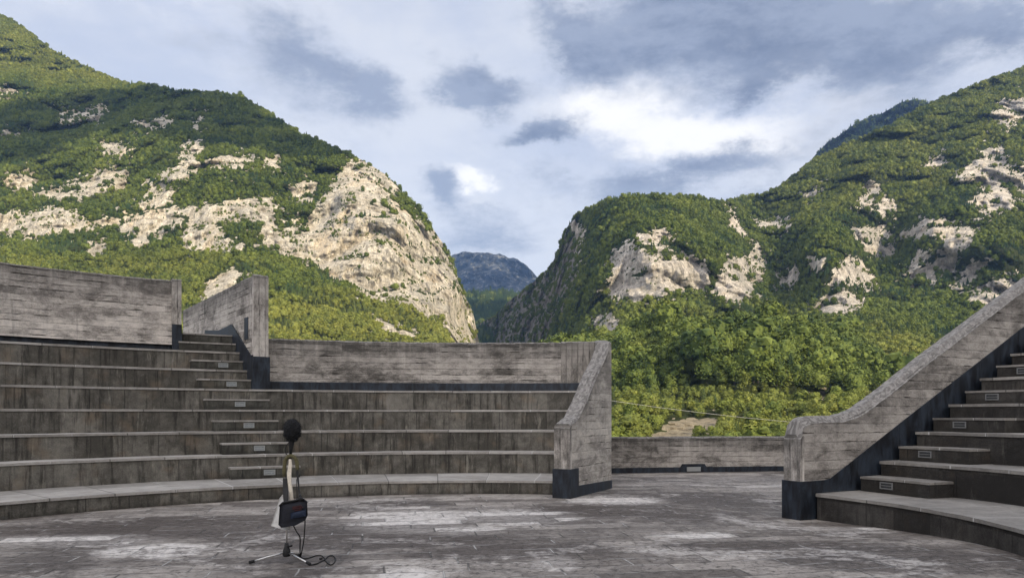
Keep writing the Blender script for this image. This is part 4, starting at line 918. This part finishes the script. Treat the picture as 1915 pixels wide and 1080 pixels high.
shade_cloud('long cloud drifting over the valley', [(-250, 200), (0, 190), (110, 172), (240, 165), (330, 150), (470, 170), (560, 240), (630, 272), (590, 282), (520, 262), (430, 240), (300, 232), (200, 225), (100, 250), (60, 285), (-250, 300)], dL, 1760., 50., 280)
shade_cloud('broad cloud high over the gorge', [(820, 450), (1030, 450), (1030, 660), (820, 660)], lambda u, v: np.full(len(u), 6700.), 3900., 260., 110)
shade_cloud('unseen cloud added to shade the spruce ridge in the gorge', [(830, 540), (1010, 540), (1030, 680), (830, 680)], lambda u, v: np.full(len(u), 3000.), 2000., 90., 90)  # added out of view to keep the sun off the spruce ridge
shade_cloud('broad cloud over the ridge before the blue summit', [(1480, 330), (1600, 215), (1720, 170), (1780, 200), (1780, 330)], lambda u, v: np.full(len(u), 3400.), 2500., 150., 90)

# ------------------------------------------------------------------ overhead cable across the valley
mb = MB(); ptsc = []
for u, v in ((700, 690), (900, 718), (1145, 749), (1230, 761), (1310, 771), (1390, 780), (1475, 788), (1600, 795), (1900, 800)): ptsc.append(uvpt(u, v, 170.))
mb.tube(ptsc, .034, 5)
tag(mb.build('power_cable', plain('cable_grey', (.45, .45, .42), .5)), 'thin pale overhead cable sagging across the near foothill', 'cable')

# ------------------------------------------------------------------ microphone stand and what hangs on it
M_BLK = plain('black_plastic', (.006, .006, .0065), .7); M_STEEL = plain('satin_steel', (.55, .54, .52), .3, .9, .08); M_RUB = plain('black_rubber', (.006, .006, .006), .85)
M_FUR = plain('dark_fur', (.009, .0095, .011), .95, noise=.5, scale=60); M_OLV = plain('olive_felt', (.085, .075, .035), .95, noise=.3, scale=90, bumpd=.003)
M_NAVY = plain('navy_nylon', (.005, .006, .012), .8, noise=.3, scale=60, bumpd=.002); M_BLUE = plain('blue_nylon', (.006, .014, .036), .8, scale=60); M_RED = plain('red_print', (.035, .006, .007), .85)
M_WHT = plain('white_sheet', (.66, .65, .62), .7, noise=.06, scale=30, bumpd=.004); M_CRM = plain('cream_sleeve', (.60, .54, .44), .8, noise=.12, scale=50)
DM = 7.55
def mp(u, v, d=DM): return Vector(uvpt(u, v, d))
hub = mp(536, 1031); B0 = Vector((hub.x, DM, 0.))
st = tag(empty('microphone_stand', B0), 'slim steel microphone stand on three splayed legs, standing in the arena', 'microphone stand')
for (u, v) in ((469, 1054.), (578, 1057.), (560, 1041.)):
    fx, fy = floor_pt(u, v); ft = Vector((fx, fy, .022)); a = hub+(ft-hub).normalized()*.03; a.z = hub.z-.01
    mb = MB(); mb.tube([a, a.lerp(ft, .5)+Vector((0, 0, .004)), ft], .0085, 8); lg = mb.build('leg', M_STEEL, st)
    dr = (ft-a).normalized(); mb = MB(); mb.tube([ft-dr*.035, ft+dr*.012, ft+dr*.02], [.015, .017, .010], 10); mb.build('rubber_foot', M_RUB, lg)
mb = MB(); mb.tube([hub-Vector((0, 0, .045)), hub-Vector((0, 0, .03)), hub+Vector((0, 0, .02)), hub+Vector((0, 0, .05)), hub+Vector((0, 0, .09))], [.03, .042, .036, .024, .018], 12)
hb = mb.build('hub', M_BLK, st); mb = MB(); mb.tube([hub+Vector((.02, -.01, .055)), hub+Vector((.055, -.014, .065)), hub+Vector((.062, -.014, .068))], [.008, .012, .009], 8); mb.build('knob', M_BLK, hb)
mb = MB(); mb.tube([hub, mp(536.5, 985), mp(540, 900), mp(543, 850)], .0085, 10); mb.build('lower_tube', M_STEEL, st)
mb = MB(); mb.tube([mp(542.5, 862), mp(543, 850), mp(543.5, 830)], [.012, .013, .012], 10); mb.tube([mp(543.5, 830), mp(544.5, 818)], .02, 10); mb.build('upper_tube', M_BLK, st)
# microphone under its furry windshield
mic = tag(empty('microphone', mp(545, 826)), 'microphone under a round dark furry windshield on top of the stand', 'microphone')
bm = bmesh.new(); bmesh.ops.create_icosphere(bm, subdivisions=4, radius=1.)
rn = random.Random(3); cF = mp(546.5, 803)
for v in bm.verts:
    d_ = v.co.normalized(); p_ = Vector((d_.x*.083, d_.y*.083, d_.z*(.112 if d_.z < 0 else .105))); v.co = p_*(1+rn.uniform(-.03, .05))+cF
base = list(bm.verts)
for v in base:       # tufts of hair
    for _ in range(2):
        d_ = (v.co-cF).normalized(); t_ = Vector((rn.gauss(0, 1), rn.gauss(0, 1), rn.gauss(0, 1)-.6)); o_ = d_.cross(t_).normalized()*.0035; e_ = v.co+d_*rn.uniform(.008, .018)+t_*.006
        bm.faces.new([bm.verts.new(v.co+o_), bm.verts.new(v.co-o_), bm.verts.new(e_)])
me = bpy.data.meshes.new('windshield'); bm.to_mesh(me); bm.free(); link_mesh('windshield', me, M_FUR, mic)
mb = MB(); mb.tube([mp(544.5, 820), mp(545, 826), mp(544.5, 838), mp(543.5, 848)], [.026, .03, .018, .014], 10); mb.box(mp(552, 821)+Vector((0, -.02, 0)), (.03, .02, .03)); mb.box(mp(539, 823), (.03, .03, .02)); mb.tube([mp(552, 820), mp(556, 824)], .006, 6); mb.build('shock_mount', M_BLK, mic)
mb = MB(); mb.tube([mp(541, 826, 7.5), mp(536, 832, 7.5), mp(533, 840, 7.49), mp(535, 848, 7.5), mp(540, 852, 7.52)], .0045, 6); mb.build('cable_loop', M_RUB, mic)
# recorder bag with its strap
bag = tag(empty('recorder_bag', mp(548, 985, 7.44)), 'small dark navy recorder bag hanging from the microphone stand by its strap', 'bag')
def slab(outline, d0, d1, mb, bulge=.02):
    """closed pillow-like body from an outline given as pixel corners"""
    n = len(outline); cu = sum(p[0] for p in outline)/n; cv = sum(p[1] for p in outline)/n
    rings = []
    for (k, d, s) in ((0, d0+bulge, .93), (1, d0+bulge*.25, 1.), (2, d1-bulge*.25, 1.), (3, d1+0, .95)):
        rings.append([mp(cu+(p[0]-cu)*s, cv+(p[1]-cv)*s, d) for p in outline])
    fr = [mp(cu+(p[0]-cu)*.6, cv+(p[1]-cv)*.6, d0) for p in outline]; rings.insert(0, fr)
    for A, B in zip(rings[:-1], rings[1:]):
        for k in range(n): mb.face([A[k], A[(k+1) % n], B[(k+1) % n], B[k]], sm=True)
    mb.face(rings[0][::-1], sm=True); mb.face(rings[-1])
def dense(poly, k=4):
    out = []
    for a, b in zip(poly, poly[1:]+poly[:1]): out += [(a[0]+(b[0]-a[0])*i/k, a[1]+(b[1]-a[1])*i/k) for i in range(k)]
    return out
mb = MB(); slab(dense([(523, 944), (529, 938), (548, 934), (566, 931), (574.5, 937), (575.5, 962), (571, 972), (552, 982), (526, 986), (520.5, 980), (522, 962)]), 7.36, 7.48, mb, .035); bd = mb.build('body', M_NAVY, bag)
mb = MB(); slab(dense([(543, 958), (572, 951), (572.5, 964), (544, 969)]), 7.345, 7.40, mb, .012); mb.build('pocket', M_BLUE, bag)
mb = MB()
for (u, v, w, h_) in ((555, 946.5, 17, 1.2), (552, 950, 10, 1.3), (562, 948.5, 8, 1.1), (557, 953, 13, 1.)):
    a, b, c, d_ = mp(u-w/2, v-h_+w*.09, 7.352), mp(u+w/2, v-h_-w*.09, 7.352), mp(u+w/2, v+h_-w*.09, 7.352), mp(u-w/2, v+h_+w*.09, 7.352)
    off = Vector((0, .02, 0)); mb.face([a, b, c, d_]); mb.face([a+off, b+off, c+off, d_+off]); mb.face([a, b, b+off, a+off]); mb.face([d_, c, c+off, d_+off]); mb.face([a, d_, d_+off, a+off]); mb.face([b, c, c+off, b+off])
mb.build('red_print', M_RED, bag)
mb = MB(); mb.tube([mp(523, 945, 7.42), mp(529, 939, 7.38), mp(548, 935.5, 7.36), mp(566, 932, 7.38), mp(574, 938, 7.42)], .010, 8); mb.tube([mp(557, 934, 7.40), mp(561, 931, 7.38), mp(566, 935, 7.40)], .022, 8); mb.build('top_flap', M_BLK, bag)
def ribbon(pts, w, mat, name, parent, th=.006):
    mb = MB(); P = [Vector(p) for p in pts]; ws = w if isinstance(w, list) else [w]*len(P); rings = []
    for i, p in enumerate(P):
        t = (P[min(i+1, len(P)-1)]-P[max(i-1, 0)]).normalized(); sd = Vector((1, 0, 0)) if abs(t.x) < .75 else Vector((0, 1, 0)); sd = (sd-t*sd.dot(t)).normalized(); nn = t.cross(sd).normalized(); rings.append([p+sd*ws[i]/2+nn*th/2, p-sd*ws[i]/2+nn*th/2, p-sd*ws[i]/2-nn*th/2, p+sd*ws[i]/2-nn*th/2])
    for A, B in zip(rings[:-1], rings[1:]):
        for k in range(4): mb.face([A[k], B[k], B[(k+1) % 4], A[(k+1) % 4]], sm=False)
    mb.face(rings[0]); mb.face(rings[-1]); return mb.build(name, mat, parent)
ribbon([mp(533.5, 893, 7.47), mp(534, 912, 7.45), mp(534, 928, 7.42), mp(535, 940, 7.40)], [.045, .05, .048, .04], M_BLK, 'strap', bag, .012)
ribbon([mp(555.5, 878, 7.47), mp(557.5, 898, 7.46), mp(559.5, 918, 7.44), mp(561.5, 934, 7.40)], [.026, .018, .014, .014], M_BLK, 'strap', bag, .006)
mb = MB(); mb.tube([mp(554.5, 895, 7.47), mp(555, 915, 7.46), mp(555, 930, 7.43)], .004, 6); mb.tube([mp(560, 924, 7.42), mp(562.5, 929, 7.4)], .013, 8); mb.build('buckle_cord', M_BLK, bag)
# olive shoulder pad bent over the stand
arcp = []
for k in range(13):
    a = math.pi*(1-k/12.); arcp.append(mp(543+11.5*math.cos(a)+1, 866-14.*math.sin(a), 7.50))
arcp = [mp(531.5, 890, 7.48), mp(531.3, 880, 7.49)]+arcp+[mp(556, 872, 7.49), mp(556, 880, 7.48)]
mb = MB(); mb.tube(arcp, [.016]+[.02]*(len(arcp)-2)+[.015], 10); mb.build('shoulder_pad', M_OLV, bag)
# pale sleeve and white sheet hanging behind the bag
ws = tag(empty('white_cloth', mp(540, 950, 7.53)), 'white cloth hung on the stand, twisted above and spread out behind the bag', 'cloth')
ribbon([mp(543, 858, 7.49), mp(543, 870, 7.48), mp(541, 884, 7.48), mp(541.5, 900, 7.47), mp(544, 918, 7.46), mp(545.5, 938, 7.47), mp(546, 945, 7.48)], [.022, .034, .042, .034, .036, .034, .03], M_CRM, 'twisted_strip', ws, .022)
mb = MB(); slab(dense([(528, 924), (534, 925), (537, 940), (540, 975), (543.5, 988), (534, 991.5), (518, 986), (506.5, 982.5), (514, 958), (522, 932)]), 7.50, 7.54, mb, .012); mb.build('hanging_sheet', M_WHT, ws)
# cable from the bag to the floor
mb = MB(); Pc = [mp(549, 982, 7.42), mp(554, 992, 7.40), mp(561, 1004, 7.42), mp(561, 1024, 7.48), mp(561.5, 1036, 7.5)]
for (u, v) in ((563, 1041), (570, 1043.5), (580, 1041.5), (590, 1038), (600, 1037.5), (606, 1042), (610, 1049), (618, 1055), (625, 1051), (627, 1043), (622, 1038), (614, 1039), (608, 1045), (600, 1049), (592, 1053), (580, 1055.5)):
    x, y = floor_pt(u, v, .008); Pc.append(Vector((x, y, .008)))
def smooth_path(P, k=4):
    out = []
    for i in range(len(P)-1):
        a, b, c, d = P[max(0, i-1)], P[i], P[i+1], P[min(len(P)-1, i+2)]
        for j in range(k):
            t = j/k; out.append(.5*((2*b)+(c-a)*t+(2*a-5*b+4*c-d)*t*t+(3*b-a-3*c+d)*t**3))
    return out+[P[-1]]
mb.tube(smooth_path(Pc), .0062, 6)
x, y = floor_pt(600, 1044, .01); mb.box((x, y, .012), (.03, .018, .016), .5)
mb2 = [mp(570.5, 972, 7.42), mp(570, 985, 7.40), mp(568, 1010, 7.42), mp(564, 1032, 7.46)]; x, y = floor_pt(562, 1040, .014); mb2.append(Vector((x, y, .014))); mb.tube(smooth_path(mb2), .0062, 6)
tag(mb.build('audio_cable', M_RUB), 'black audio cable dropping from the bag and looping over the paving', 'cable')

# ------------------------------------------------------------------ the air
HAZE = True
if HAZE:
    m = bpy.data.materials.new('haze_air'); m.use_nodes = True; T = NT(m.node_tree)
    pv = T.n('ShaderNodeVolumePrincipled'); pv.inputs['Color'].default_value = (.30, .52, 1, 1); pv.inputs['Density'].default_value = 3.2e-5; pv.inputs['Anisotropy'].default_value = 0.
    o = T.n('ShaderNodeOutputMaterial'); T.link(pv.outputs[0], o.inputs['Volume'])
    m.cycles.homogeneous_volume = True if hasattr(m.cycles, 'homogeneous_volume') else None
    x0, x1, y0, y1, z0, z1 = -8000, 8000, -5500, 8200, -40, 1520
    me = bpy.data.meshes.new('haze'); me.from_pydata([(x, y, z) for z in (z0, z1) for y in (y0, y1) for x in (x0, x1)], [], [(0, 2, 3, 1), (4, 5, 7, 6), (0, 1, 5, 4), (2, 6, 7, 3), (0, 4, 6, 2), (1, 3, 7, 5)])   # faces wound outwards
    hz = link_mesh('haze', me, m); tag(hz, 'thin bluish evening air over the valley', 'haze', kind='stuff')
